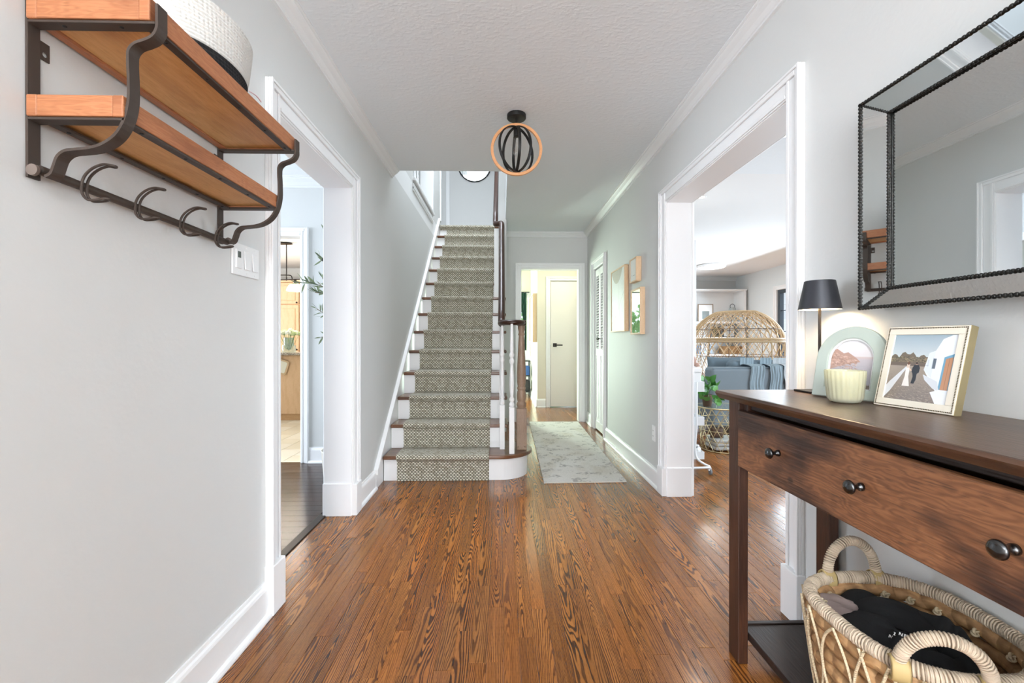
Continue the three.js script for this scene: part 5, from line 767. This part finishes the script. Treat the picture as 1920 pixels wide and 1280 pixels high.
{ // trolley
  const t = thing('utility_cart', 'white three-tier metal trolley on castors beside the living room opening', 'cart'), w = std({ color: '#eef1f3', roughness: 0.3, metalness: 0.1 });
  for (const [h0, h1] of [[0.1, 0.163], [0.378, 0.45], [0.656, 0.741]]) part('tray', [rb(1.405, 1.673, h0, h0 + 0.004, 3.65, 4.05), rb(1.405, 1.409, h0, h1, 3.65, 4.05), rb(1.669, 1.673, h0, h1, 3.65, 4.05), rb(1.409, 1.669, h0, h1, 3.65, 3.654), rb(1.409, 1.669, h0, h1, 4.046, 4.05)], w, t);
  for (const [d, s] of [[3.635, -1], [4.065, 1]]) part('frame_tube', tube([V(1.470, 0.74, d), V(1.470, 0.4, d), V(1.470, 0.12, d), V(1.455, 0.075, d + s * 0.03), V(1.425, 0.062, d + s * 0.07), V(1.485, 0.06, d + s * 0.085), V(1.615, 0.06, d + s * 0.085), V(1.680, 0.062, d + s * 0.07), V(1.650, 0.075, d + s * 0.03), V(1.600, 0.12, d), V(1.600, 0.4, d), V(1.600, 0.74, d)], 0.0095, false, 120, 10), w, t);
  for (const [x, d] of [[1.680, 3.572], [1.420, 3.572], [1.680, 4.13], [1.420, 4.13]]) { const c = part('castor', rb(x - 0.012, x + 0.012, 0.03, 0.056, d - 0.01, d + 0.012, 0.004), w, t); const g = new THREE.CylinderGeometry(0.022, 0.022, 0.014, 20); g.rotateZ(Math.PI / 2); part('wheel', place(g, { x: x + 0.004, y: 0.0222, d: d - 0.006 }), std({ color: '#7c8288', roughness: 0.5 }), c); }
  const b = thing('storage_box', 'white lidded box on the top tier of the trolley', 'box', [1.535, 0.6605, 3.84]); part('body', rb(-0.122, 0.12, 0, 0.155, -0.17, 0.17, 0.006), M.white, b); part('lid', rb(-0.127, 0.125, 0.1555, 0.194, -0.175, 0.175, 0.006), M.white, b);
  const pk = std({ color: '#c9a596', roughness: 0.95, bumpMap: fabBump, bumpScale: 0.003 }), s = thing('soft_toy', 'dusky pink plush toy sitting on the white trolley box', 'toy', [1.620, 0.8555, 3.8]); const bd = new THREE.SphereGeometry(0.048, 24, 18); bd.scale(1, 1.05, 0.95); bd.translate(0, 0.05, 0); part('body', bd, pk, s); const hd = new THREE.SphereGeometry(0.034, 24, 18); hd.translate(-0.018, 0.122, 0.004); part('head', hd, std({ color: '#a98d80', roughness: 0.95 }), s); for (const x of [-0.046, 0.006]) { const e = new THREE.SphereGeometry(0.012, 12, 10); e.translate(x, 0.15, 0.004); part('ear', e, pk, s); } const lg = new THREE.CapsuleGeometry(0.018, 0.03, 6, 12); lg.rotateX(Math.PI / 2); lg.translate(0.028, 0.02, 0.055); part('leg', lg, pk, s);
  const vm = tex(256, 256, (u, v) => { const n = Math.abs(fbm(u * 5, v * 5, 66, 4, 5, 5) - 0.5); return mix3([70, 70, 74], [232, 232, 230], sstep(0.0, 0.05, n)); });
  const v = thing('vase', 'white marbled round pot on the bottom tier of the trolley', 'pot', [1.620, 0.1045, 3.72]); part('body', lathe([[0, 0], [0.03, 0], [0.05, 0.03], [0.052, 0.07], [0.036, 0.1], [0.026, 0.106], [0.022, 0.1], [0, 0.098]], 40), std({ map: vm, roughness: 0.3 }), v);
  const bt = thing('bottle', 'dark purple glass bottle behind the marbled pot on the trolley', 'bottle', [1.580, 0.1045, 3.84]); part('glass', lathe([[0, 0], [0.03, 0], [0.032, 0.01], [0.032, 0.14], [0.012, 0.18], [0.011, 0.225], [0, 0.226]], 24), std({ color: '#46384a', roughness: 0.15 }), bt);
}
{ // gold wire table, plant
  const t = thing('wire_table', 'round gold wire drum table with a glass top in the living room', 'table', [2.2, 0, 4.4]), Rr = (h) => 0.2 + 0.05 * Math.pow(h / 0.43, 0.9) - 0.012 * Math.sin(h / 0.43 * Math.PI);
  for (const [h, r] of [[0.006, 0.005], [0.1, 0.003], [0.2, 0.003], [0.3, 0.003], [0.425, 0.007]]) { const g = new THREE.TorusGeometry(Rr(h), r, 8, 72); g.rotateX(Math.PI / 2); g.translate(0, h, 0); part('ring', g, M.brass, t); }
  for (let k = 0; k < 18; k++) for (const s of [-1, 1]) { const p = []; for (let j = 0; j <= 8; j++) { const h = 0.006 + 0.419 * j / 8, a = k / 18 * Math.PI * 2 + s * j / 8 * 1.05; p.push(new THREE.Vector3(Math.cos(a) * Rr(h), h, Math.sin(a) * Rr(h))); } part('wire', tube(p, 0.003, false, 16, 6), M.brass, t); }
  part('glass_top', place(new THREE.CylinderGeometry(0.246, 0.246, 0.006, 64), { y: 0.43 }), phy({ color: '#dfe9e6', roughness: 0.05, transmission: 0.9, thickness: 0 }), t);
  const b = thing('folded_blanket', 'white blanket folded inside the gold wire table', 'blanket', [2.2, 0.012, 4.4]); for (let k = 0; k < 3; k++) part('fold', rb(-0.13 + k * 0.004, 0.13, k * 0.036, k * 0.036 + 0.035, -0.12, 0.12, 0.016, 4), std({ color: '#c9c9c6', roughness: 0.95, bumpMap: fabBump, bumpScale: 0.002 }), b);
  const ps = thing('leather_pouch', 'brown leather pouch on the folded blanket inside the wire table', 'pouch', [2.12, 0.122, 4.36]); part('bag', pillowGeo(0.13, 0.1, 0.06).translate(0, 0.05, 0), std({ color: '#5a4232', roughness: 0.6 }), ps);
  reseed(41); const pl = thing('potted_plant', 'trailing green plant in a brown pot on the gold wire table', 'plant', [2.03, 0.4335, 4.37]);
  part('pot', lathe([[0, 0], [0.038, 0], [0.052, 0.1], [0.055, 0.11], [0.05, 0.112], [0.046, 0.1], [0, 0.098]], 28), std({ color: '#5d4636', roughness: 0.7 }), pl);
  const leafG = (() => { const s = new THREE.Shape(); s.moveTo(0, 0); s.bezierCurveTo(0.03, 0.004, 0.038, 0.036, 0, 0.075); s.bezierCurveTo(-0.038, 0.036, -0.03, 0.004, 0, 0); const g = new THREE.ShapeGeometry(s, 8); return bent(g, (v) => { v.z = 6 * v.x * v.x - 3 * v.y * v.y; }); })(), lm = ['#4f8f3f', '#6aa652', '#3e7a35'].map((c) => phy({ color: c, roughness: 0.4, side: THREE.DoubleSide, transmission: 0.3, thickness: 0 }));
  const vines = [[[0, 0.1, 0], [-0.02, 0.19, 0.03], [-0.06, 0.27, 0.06]], [[0, 0.1, 0], [0.02, 0.17, 0.05], [0.05, 0.12, 0.1], [0.06, 0.03, 0.12]], [[0, 0.1, 0], [0.0, 0.2, 0.02], [0.03, 0.26, 0.03]], [[0, 0.1, 0], [-0.05, 0.16, 0.05], [-0.08, 0.08, 0.09]], [[0, 0.1, 0], [0.05, 0.2, -0.02], [0.1, 0.18, -0.03]], [[0, 0.1, 0], [-0.03, 0.1, 0.1], [0.0, 0.06, 0.14], [0.04, 0.02, 0.15]]];
  for (const v of vines) { const c = new THREE.CatmullRomCurve3(v.map((p) => new THREE.Vector3(...p))); const st = part('stem', new THREE.TubeGeometry(c, 20, 0.0022, 5), lm[2], pl); for (let k = 0; k < 5; k++) { const p = c.getPoint(0.3 + 0.7 * k / 4), m = part('leaf', leafG, lm[k % 3], st); m.position.copy(p); m.rotation.set(ru(-0.5, 0.9), ru(-1.4, 1.4), ru(-2, 2)); m.scale.setScalar(ru(0.9, 1.3)); } }
}
{ // lamps of the living room
  const t = thing('ceiling_light', 'round white flush ceiling light, switched on, in the living room', 'lamp', [3.98, CH, 8.4]); part('rim', lathe([[0.2, 0], [0.25, -0.004], [0.255, -0.03], [0.25, -0.05], [0.235, -0.052], [0.235, -0.046], [0.2, -0.04]], 48), M.white, t); const g = new THREE.CylinderGeometry(0.234, 0.22, 0.012, 48); part('diffuser', place(g, { y: -0.05 }), std({ color: '#ffffff', emissive: '#fffaf0', emissiveIntensity: 2.2 }), t);
  const l = new THREE.RectAreaLight(new THREE.Color().setRGB(1, 0.97, 0.92), 11, 0.4, 0.4); l.name = 'ceiling_light_glow'; l.position.set(0, -0.062, 0); l.rotation.x = -Math.PI / 2; t.add(l);
  for (const [k, [x, d]] of [[1.99, 4.42], [1.98, 3.05]].entries()) {
    const s = thing('downlight', ['recessed ceiling downlight nearest the far jamb of the living room opening', 'recessed ceiling downlight beside the near jamb of the living room opening'][k], 'lamp', [x, CH, d]); part('rim', lathe([[0.035, -0.001], [0.052, -0.001], [0.054, -0.004], [0.05, -0.007], [0.036, -0.006]], 32), M.white, s); part('lens', place(new THREE.CylinderGeometry(0.036, 0.036, 0.004, 32), { y: -0.004 }), std({ color: '#ffffff', emissive: '#fff6e6', emissiveIntensity: 6 }), s);
    const sp = new THREE.SpotLight(new THREE.Color().setRGB(1, 0.95, 0.88), 2, 0, 1.15, 0.6); sp.name = 'downlight_beam'; sp.position.set(0, -0.012, 0); sp.target.position.set(0, -2, 0); sp.shadow.radius = 2; sp.castShadow = true; s.add(sp); s.add(sp.target);
  }
}
{ // added uplighter behind the camera, a fill lamp bounced off the ceiling
  const l = thing('added_floor_lamp', 'added black uplighter floor lamp behind the camera, fill light for the hall', 'lamp', [-0.6, 0, -1.9]); part('base', lathe([[0, 0], [0.13, 0], [0.13, 0.015], [0.02, 0.025], [0, 0.026]], 32), M.black, l); part('pole', rod(new THREE.Vector3(0, 0.025, 0), new THREE.Vector3(0, 1.62, 0), 0.012), M.black, l);
  part('bowl', lathe([[0, 1.615], [0.05, 1.62], [0.15, 1.68], [0.18, 1.72], [0.176, 1.722], [0.145, 1.69], [0.05, 1.635], [0, 1.63]], 40), M.black, l); part('lens', place(new THREE.CylinderGeometry(0.15, 0.13, 0.01, 32), { y: 1.7 }), std({ color: '#fff', emissive: '#ffffff', emissiveIntensity: 3 }), l);
  const p = new THREE.RectAreaLight(new THREE.Color().setRGB(0.95, 0.98, 1.05), 800, 0.2, 0.2); p.name = 'added_uplighter_glow'; p.position.set(0, 1.726, 0); p.rotation.x = Math.PI / 2; l.add(p);
}
// ---------- dining room and kitchen ----------
{
  reseed(61); const t = thing('olive_tree', 'slender olive tree in the dining room corner, branches showing past the jamb', 'plant', [-1.235, 0, 3.45]);
  const bark = std({ color: '#7b6a55', roughness: 0.9 }), lm = ['#7d8a68', '#95a27e', '#66755a'].map((c) => phy({ color: c, roughness: 0.55, side: THREE.DoubleSide, transmission: 0.25, thickness: 0 }));
  part('pot', lathe([[0, 0], [0.11, 0], [0.13, 0.24], [0.135, 0.25], [0.125, 0.252], [0.12, 0.23], [0, 0.228]], 32), std({ color: '#d5cfc4', roughness: 0.7 }), t); part('trunk', tube([new THREE.Vector3(0, 0.22, 0), new THREE.Vector3(0.015, 0.8, 0.01), new THREE.Vector3(-0.01, 1.3, 0), new THREE.Vector3(0.02, 1.85, -0.02)], 0.011, false, 40, 8), bark, t);
  const leafG = (() => { const s = new THREE.Shape(); s.moveTo(0, 0); s.quadraticCurveTo(0.012, 0.03, 0, 0.064); s.quadraticCurveTo(-0.012, 0.03, 0, 0); const g = new THREE.ShapeGeometry(s, 5); return bent(g, (v) => { v.z = 14 * v.x * v.x - 2.5 * v.y * v.y; }); })();
  const br = (a, b, n, olives) => { const m = a.clone().lerp(b, 0.5).add(new THREE.Vector3(0, 0.03, 0.01)), c = new THREE.CatmullRomCurve3([a, m, b]), s = part('branch', new THREE.TubeGeometry(c, 16, 0.0028, 5), bark, t); for (let k = 0; k < n; k++) { const f = 0.25 + 0.75 * k / (n - 1), p = c.getPoint(f), tan = c.getTangent(f), m2 = part('leaf', leafG, lm[k % 3], s), dir = tan.clone().multiplyScalar(0.5).add(new THREE.Vector3(ru(-0.8, 0.7), ru(-0.9, 1.1), ru(-0.6, 0.9)).multiplyScalar(k === n - 1 ? 0.1 : 1)).normalize(); m2.position.copy(p); m2.quaternion.setFromUnitVectors(new THREE.Vector3(0, 1, 0), dir); m2.rotateY(ru(0, 6)); m2.scale.setScalar(ru(0.8, 1.35)); } for (let k = 0; k < (olives || 0); k++) { const g = new THREE.SphereGeometry(0.009, 12, 10); g.scale(1, 1.2, 1); const o = part('olive', g, M.dark, s); o.position.copy(c.getPoint(0.75 + k * 0.12)).add(new THREE.Vector3(0.01, -0.012, 0.01)); } };
  const P = (x, h, z = 0) => new THREE.Vector3(x, h, z);
  br(P(0, 1.5), P(-0.14, 1.72, 0.03), 18, 2); br(P(0, 1.42), P(-0.285, 1.515, 0.05), 24); br(P(-0.01, 1.3), P(-0.13, 1.56, 0.0), 18); br(P(0, 1.14), P(-0.16, 1.32, 0.03), 20); br(P(0, 1.05), P(-0.13, 1.105, 0.02), 8); br(P(0.01, 1.6), P(-0.1, 1.9, 0), 10); br(P(-0.01, 1.35), P(-0.16, 1.44, 0.06), 16); br(P(0, 1.7), P(0.1, 1.95, 0.1), 8); br(P(0, 1.3), P(0.07, 1.5, -0.1), 8);
}
{
  const t = thing('kitchen_peninsula', 'pale maple kitchen peninsula with a speckled granite top', 'counter');
  part('base', grain(rb(-4.6, -2.2, 0.09, 0.88, 6.1, 6.65, 0.004), 'y'), M.maple, t); part('kick', rb(-4.58, -2.22, 0, 0.09, 6.13, 6.62), M.mapleDark, t);
  const gr = tex(256, 256, (u, v) => { const n = vn(u * 70, v * 70, 5, 70, 70), m = vn(u * 30, v * 30, 6, 30, 30); return n > 0.72 ? [70, 60, 52] : m > 0.62 ? [196, 184, 166] : [158, 146, 130]; }, { size: [0.3, 0.3] }); part('worktop', rb(-4.65, -2.15, 0.881, 0.915, 6.03, 6.7, 0.008, 3), std({ map: gr, roughness: 0.25 }), t);
  for (const x of [-3.9, -3.2, -2.5]) part('panel_seam', rb(x, x + 0.006, 0.1, 0.87, 6.094, 6.101), M.mapleDark, t);
  const pt = thing('pantry_cabinet', 'tall pale maple kitchen cabinet with arched raised-panel doors', 'cabinet'); part('carcass', grain(rb(-5.6, -2.9, 0.1, 2.14, 8.28, 8.9), 'y'), M.mapleDark, pt); part('plinth', rb(-5.58, -2.92, 0, 0.1, 8.32, 8.9), M.mapleDark, pt); part('cornice', rb(-5.62, -2.88, 2.14, 2.19, 8.24, 8.92, 0.01), M.maple, pt);
  const door = (x0, x1, h0, h1, arch) => { const d = part('door', grain(rb(x0, x1, h0, h1, 8.256, 8.279, 0.004), 'y', x0), M.maple, pt), f = 0.075, s = new THREE.Shape(); s.moveTo(x0 + f, h0 + f); s.lineTo(x1 - f, h0 + f); s.lineTo(x1 - f, h1 - f - (arch ? 0.06 : 0)); if (arch) { const m = (x0 + x1) / 2; s.bezierCurveTo(x1 - f - 0.08, h1 - f - 0.06, m + 0.09, h1 - f + 0.01, m, h1 - f + 0.01); s.bezierCurveTo(m - 0.09, h1 - f + 0.01, x0 + f + 0.08, h1 - f - 0.06, x0 + f, h1 - f - 0.06); } else s.lineTo(x0 + f, h1 - f); s.closePath(); const g = new THREE.ExtrudeGeometry(s, { depth: 0.006, bevelEnabled: true, bevelThickness: 0.008, bevelSize: 0.014, bevelSegments: 2, curveSegments: 10 }); g.translate(0, 0, -8.258); part('raised_panel', grain(g, 'y', x1), M.maple, d); return d; };
  for (let k = 0; k < 4; k++) { const a = -5.22 + k * 0.515, u = door(a, a + 0.5, 1.745, 2.13, true), l = door(a, a + 0.5, 0.12, 1.725, false), kx = a + (k % 2 ? 0.5 - 0.035 : 0.035); for (const [m, y] of [[u, 1.77], [l, 0.915]]) part('knob', place(new THREE.SphereGeometry(0.016, 14, 10), { x: k === 2 ? a + 0.5 - 0.035 : k === 3 ? a + 0.035 : kx, y, d: 8.243 }), M.bronze, m); }
  // vase of flowers
  reseed(71); const v = thing('flower_vase', 'pale green glass vase of white-green hydrangea on the kitchen counter', 'vase', [-2.93, 0.9155, 6.25]);
  part('vase', lathe([[0, 0], [0.088, 0], [0.09, 0.004], [0.09, 0.095], [0.066, 0.1], [0.068, 0.2], [0.07, 0.205], [0.062, 0.205], [0.06, 0.1], [0, 0.02]], 32), phy({ color: '#e6f0ea', roughness: 0.08, transmission: 0.8, thickness: 0 }), v);
  const fm = [0, 1, 2].map((k) => std({ color: ['#e9f0cf', '#cfdea5', '#f4f5e6'][k], roughness: 0.8 }));
  for (let k = 0; k < 18; k++) { const a = k * 2.4, r = 0.135 * Math.sqrt((k + 0.5) / 18), y = 0.295 - r * r * 3.2 + ru(-0.012, 0.012), c = new THREE.Vector3(Math.cos(a) * r * 1.15, y, Math.sin(a) * r), st = part('stem', rod(new THREE.Vector3(c.x * 0.25, 0.04, c.z * 0.25), c, 0.0025, 5), std({ color: '#7e9a5a', roughness: 0.7 }), v), hs = []; for (let j = 0; j < 16; j++) { const b = j * 2.4, w = Math.acos(1 - 1.5 * (j + 0.5) / 16), s = new THREE.IcosahedronGeometry(0.0125, 0); s.translate(c.x + 0.027 * Math.sin(w) * Math.cos(b), c.y + 0.027 * Math.cos(w), c.z + 0.027 * Math.sin(w) * Math.sin(b)); hs.push(s); } part('blossom', hs, fm[k % 3], st).userData.kind = 'stuff'; }
  const h = thing('pot_holder', 'cream pot holder with a tan border hanging on the peninsula side', 'pot holder', [-2.96, 0.73, 6.085]), s = new THREE.Shape(); const q = 0.095, c = 0.03; s.moveTo(-q + c, -q); s.lineTo(q - c, -q); s.quadraticCurveTo(q, -q, q, -q + c); s.lineTo(q, q - c); s.quadraticCurveTo(q, q, q - c, q); s.lineTo(-q + c, q); s.quadraticCurveTo(-q, q, -q, q - c); s.lineTo(-q, -q + c); s.quadraticCurveTo(-q, -q, -q + c, -q);
  const e = (dep, k) => { const g = new THREE.ExtrudeGeometry(s, { depth: dep, bevelEnabled: true, bevelThickness: 0.003, bevelSize: 0.003, curveSegments: 8 }); g.scale(k, k, 1); g.rotateZ(-0.3); return g; }; part('border', e(0.004, 1), std({ color: '#cbb08c', roughness: 0.9 }), h); part('centre', e(0.007, 0.78), std({ color: '#e3e0cf', roughness: 0.9, bumpMap: fabBump, bumpScale: 0.002 }), h); const lp = new THREE.TorusGeometry(0.018, 0.004, 8, 20); lp.scale(1, 1.6, 1); lp.translate(-0.005, 0.13, 0.004); part('loop', lp, std({ color: '#cbb08c', roughness: 0.9 }), h); part('thumb', (() => { const g = new THREE.CapsuleGeometry(0.022, 0.04, 6, 12); g.scale(1, 1, 0.3); g.rotateZ(1.2); g.translate(-0.105, -0.035, 0.003); return g; })(), std({ color: '#d6c3a2', roughness: 0.9 }), h);
  const hook = part('peg', rod(new THREE.Vector3(-0.005, 0.155, -0.014), new THREE.Vector3(-0.005, 0.155, 0.02), 0.004), M.bronze, h);
}
{ // island pendant with two glass shades
  const t = thing('pendant_lamp', 'black bar pendant with glowing white glass shades over the kitchen peninsula', 'lamp', [-3.2, CH, 6.63]);
  part('canopy', place(lathe([[0, -0.002], [0.1, -0.002], [0.14, -0.01], [0.15, -0.022], [0, -0.03]], 32), { s: [1, 1, 0.5] }), M.bronze, t);
  for (const x of [-0.08, 0.06]) part('rod', rod(new THREE.Vector3(x, -0.02, 0), new THREE.Vector3(x, -0.56, 0), 0.008), M.bronze, t);
  part('bar', [rod(new THREE.Vector3(-0.5, -0.56, 0), new THREE.Vector3(0.5, -0.53, 0), 0.009), rod(new THREE.Vector3(-0.22, -0.475, 0), new THREE.Vector3(0.09, -0.475, 0), 0.008), tube([new THREE.Vector3(0.09, -0.475, 0), new THREE.Vector3(0.125, -0.485, 0), new THREE.Vector3(0.14, -0.52, 0), new THREE.Vector3(0.14, -0.55, 0)], 0.008)], M.bronze, t);
  for (const x of [-0.19, 0.185, 0.46]) {
    const s = part('shade', place(lathe([[0.02, 0], [0.05, -0.006], [0.085, -0.03], [0.108, -0.07], [0.12, -0.105], [0.117, -0.107], [0.104, -0.07], [0.082, -0.034], [0.05, -0.011], [0.02, -0.006]], 36), { x, y: -0.6 }), phy({ color: '#ffffff', roughness: 0.6, transmission: 0.5, thickness: 0, emissive: '#fff4e2', emissiveIntensity: 0.9 }), t);
    part('socket', place(lathe([[0, 0.06], [0.014, 0.06], [0.022, 0.04], [0.026, 0], [0, -0.002]], 16), { x, y: -0.6 }), M.bronze, s);
    part('bulb', place(new THREE.SphereGeometry(0.03, 16, 12), { x, y: -0.655 }), std({ color: '#fff', emissive: '#ffefd2', emissiveIntensity: 6 }), s);
    const p = new THREE.PointLight(new THREE.Color().setRGB(1, 0.9, 0.76), 0.8); p.name = 'pendant_bulb'; p.position.set(x, -0.655, 0); p.castShadow = true; t.add(p);
  }
}
// ---------- back hall and garden room ----------
{
  const t = thing('wooden_frame', 'deep knotty wooden frame hung on the side wall beyond the back doorway', 'picture', [0.5795, 1.45, 7.72]);
  const a = 0.42, b = 0.4, dp = 0.068; part('frame', [grain(rb(-dp, 0, -b, b, -a, -a + 0.02), 'y'), grain(rb(-dp, 0, -b, b, a - 0.02, a), 'y', 0.2), grain(rb(-dp, 0, b - 0.02, b, -a + 0.02, a - 0.02), 'z'), grain(rb(-dp, 0, -b, -b + 0.02, -a + 0.02, a - 0.02), 'z', 0.3)], M.frameOak, t); part('panel', rb(-dp + 0.012, -0.002, -b + 0.02, b - 0.02, -a + 0.02, a - 0.02, 0.002), std({ color: '#8a8467', roughness: 0.6 }), t); part('dark_liner', rb(-dp + 0.002, -dp + 0.012, -b + 0.02, b - 0.02, -a + 0.02, -a + 0.035, 0.001), M.dark, t);
  const o = thing('wall_outlet', 'white wall socket low on the side wall beyond the back doorway', 'outlet', [0.58, 0.36, 8.15]); part('plate', rb(-0.006, -0.0005, -0.058, 0.058, -0.035, 0.035, 0.003), M.white, o); for (const y of [0.02, -0.02]) part('socket', rb(-0.008, -0.0055, y - 0.014, y + 0.014, -0.016, 0.016, 0.002), M.white, o);
  const c = thing('curtain', 'dark green curtain swept aside at the garden door', 'curtain', [0, 0, 8.93]), nx = 40, n = 40, pos = [], idx = [], uv = []; for (let k = 0; k <= n; k++) for (let i = 0; i <= nx; i++) { const f = k / n, u = i / nx, left = lerp(0.28, 0.468, Math.pow(Math.min(1, f / 0.62), 0.7)) - (f > 0.62 ? 0.03 * (f - 0.62) : 0), right = 0.505; pos.push(lerp(left, right, u), 2.03 - f * 1.15, 0.02 * Math.sin(u * 30) * (1 - 0.5 * f)); uv.push(u, f); } for (let k = 0; k < n; k++) for (let i = 0; i < nx; i++) { const q = k * (nx + 1) + i; idx.push(q, q + 1, q + nx + 1, q + 1, q + nx + 2, q + nx + 1); } const g = new THREE.BufferGeometry(); g.setAttribute('position', new THREE.Float32BufferAttribute(pos, 3)); g.setAttribute('uv', new THREE.Float32BufferAttribute(uv, 2)); g.setIndex(idx); g.computeVertexNormals(); part('cloth', g, std({ color: '#23463a', roughness: 0.9, side: THREE.DoubleSide }), c); part('curtain_rod', rod(new THREE.Vector3(-1.0, 2.04, 0), new THREE.Vector3(0.56, 2.04, 0), 0.01), M.dark, c);
  const s = thing('stand', 'small black stand by the garden door', 'stand', [0.45, 0, 8.6]); for (const h of [0.1, 0.4, 0.68]) part('shelf', rb(-0.1, 0.1, h, h + 0.02, -0.18, 0.18), M.dark, s); for (const x of [-0.09, 0.09]) for (const d of [-0.17, 0.17]) part('leg', rod(new THREE.Vector3(x, 0, d), new THREE.Vector3(x, 0.7, d), 0.01), M.dark, s);
  const bn = thing('storage_bin', 'blue bin on the middle shelf of the black stand', 'bin', [0.45, 0.4205, 8.6]); part('body', [rb(-0.07, 0.085, 0, 0.006, -0.13, 0.13), rb(-0.07, -0.064, 0.006, 0.17, -0.13, 0.13), rb(0.079, 0.085, 0.006, 0.17, -0.13, 0.13), rb(-0.064, 0.079, 0.006, 0.17, -0.13, -0.124), rb(-0.064, 0.079, 0.006, 0.17, 0.124, 0.13)], std({ color: '#2f5fa8', roughness: 0.5 }), bn);
  const bl = thing('storage_bin', 'black bin on the lowest shelf of the black stand', 'bin', [0.45, 0.1205, 8.6]); part('body', [rb(-0.07, 0.085, 0, 0.006, -0.13, 0.13), rb(-0.07, -0.064, 0.006, 0.2, -0.13, 0.13), rb(0.079, 0.085, 0.006, 0.2, -0.13, 0.13), rb(-0.064, 0.079, 0.006, 0.2, -0.13, -0.124), rb(-0.064, 0.079, 0.006, 0.2, 0.124, 0.13)], M.dark, bl);
  const l = thing('ceiling_light', 'unseen round ceiling light in the back hall, placed to light the door there', 'lamp', [1.0, CH, 6.6]); part('rim', lathe([[0.1, 0], [0.13, -0.004], [0.132, -0.03], [0.12, -0.034], [0.1, -0.03]], 40), M.white, l); part('diffuser', place(new THREE.CylinderGeometry(0.12, 0.11, 0.01, 40), { y: -0.034 }), std({ color: '#fff', emissive: '#ffeccb', emissiveIntensity: 2 }), l); const p = new THREE.RectAreaLight(new THREE.Color().setRGB(1, 0.88, 0.68), 34, 0.2, 0.2); p.name = 'unseen_back_hall_glow'; p.position.set(0, -0.045, 0); p.rotation.x = -Math.PI / 2; l.add(p);  // ceiling light is out of view, placed to warm the back hall door
}
// ---------- outdoors ----------
{
  smesh('ground', box(-14, 16, -0.3, -0.12, 9.15, 22), std({ color: '#6f8f4c', roughness: 1 })); smesh('ground', box(LIV + 0.2, 16, -0.3, -0.12, -4, 9.15), std({ color: '#b3aea4', roughness: 1 }));
  reseed(91); const lf = new THREE.PlaneGeometry(0.09, 0.06), fm = phy({ color: '#7fb05a', roughness: 0.7, side: THREE.DoubleSide, transmission: 0.4, thickness: 0 });
  for (const [k, x] of [-2.6, -0.9, 0.9, 2.4].entries()) { const t = thing('garden_shrub', ['first', 'second', 'third', 'fourth'][k] + ' leafy garden shrub from the left beyond the glass door', 'shrub', [x, -0.12, 13.2 + k * 0.4]), im = new THREE.InstancedMesh(lf, fm, 1500), m = new THREE.Matrix4(), q = new THREE.Quaternion(); for (let j = 0; j < 1500; j++) { const a = ru(0, 6.283), c = ru(-1, 1), r = 1.1 * Math.cbrt(ru(0.3, 1)), s = Math.sqrt(1 - c * c); q.setFromEuler(new THREE.Euler(ru(0, 6), ru(0, 6), ru(0, 6))); m.compose(new THREE.Vector3(r * s * Math.cos(a), 1.3 + 1.2 * r * c, r * s * Math.sin(a)), q, new THREE.Vector3(1, 1, 1).multiplyScalar(ru(0.8, 1.6))); im.setMatrixAt(j, m); } im.name = 'foliage'; im.userData.kind = 'stuff'; t.add(im); part('stem', rod(new THREE.Vector3(0, 0, 0), new THREE.Vector3(0, 1.4, 0), 0.05), std({ color: '#5f4c3a', roughness: 1 }), t); }
  // neighbour's brick wall beyond the living room window: the bricks in view are laid one by one
  const w = thing('brick_house', 'red brick house wall beyond the living room window', 'house', [9.0, -0.12, 12.2]), bm = ['#9c5a48', '#8b4c3d', '#a96a55'].map((c) => std({ color: c, roughness: 0.9 })); part('mortar', rb(0, 0.3, 0, 4, -1.5, 1.5), std({ color: '#c9c2b8', roughness: 1 }), w); const bg = rb(-0.012, 0.05, 0, 0.057, 0, 0.2, 0.004, 1);
  reseed(19); for (let r = 0; r < 20; r++) for (let k = 0; k < 12; k++) { const o = part('brick', bg, bm[Math.floor(rnd() * 3)], w); o.position.set(0, 0.62 + r * 0.068, 1.5 - (k * 0.212 + (r & 1) * 0.106)); }
}

// every thing's origin goes to its base
for (const o of scene.children.slice()) {
  if (!o.userData.category || o.position.lengthSq() > 0) continue;
  const b = new THREE.Box3().setFromObject(o), c = b.getCenter(new THREE.Vector3()); c.y = b.min.y;
  if (o.isMesh) o.geometry.translate(-c.x, -c.y, -c.z); else for (const k of o.children) k.position.sub(c);
  o.position.copy(c);
}
scene.traverse((o) => { if (o.isMesh) o.castShadow = o.receiveShadow = true; });
renderer.render(scene, camera);
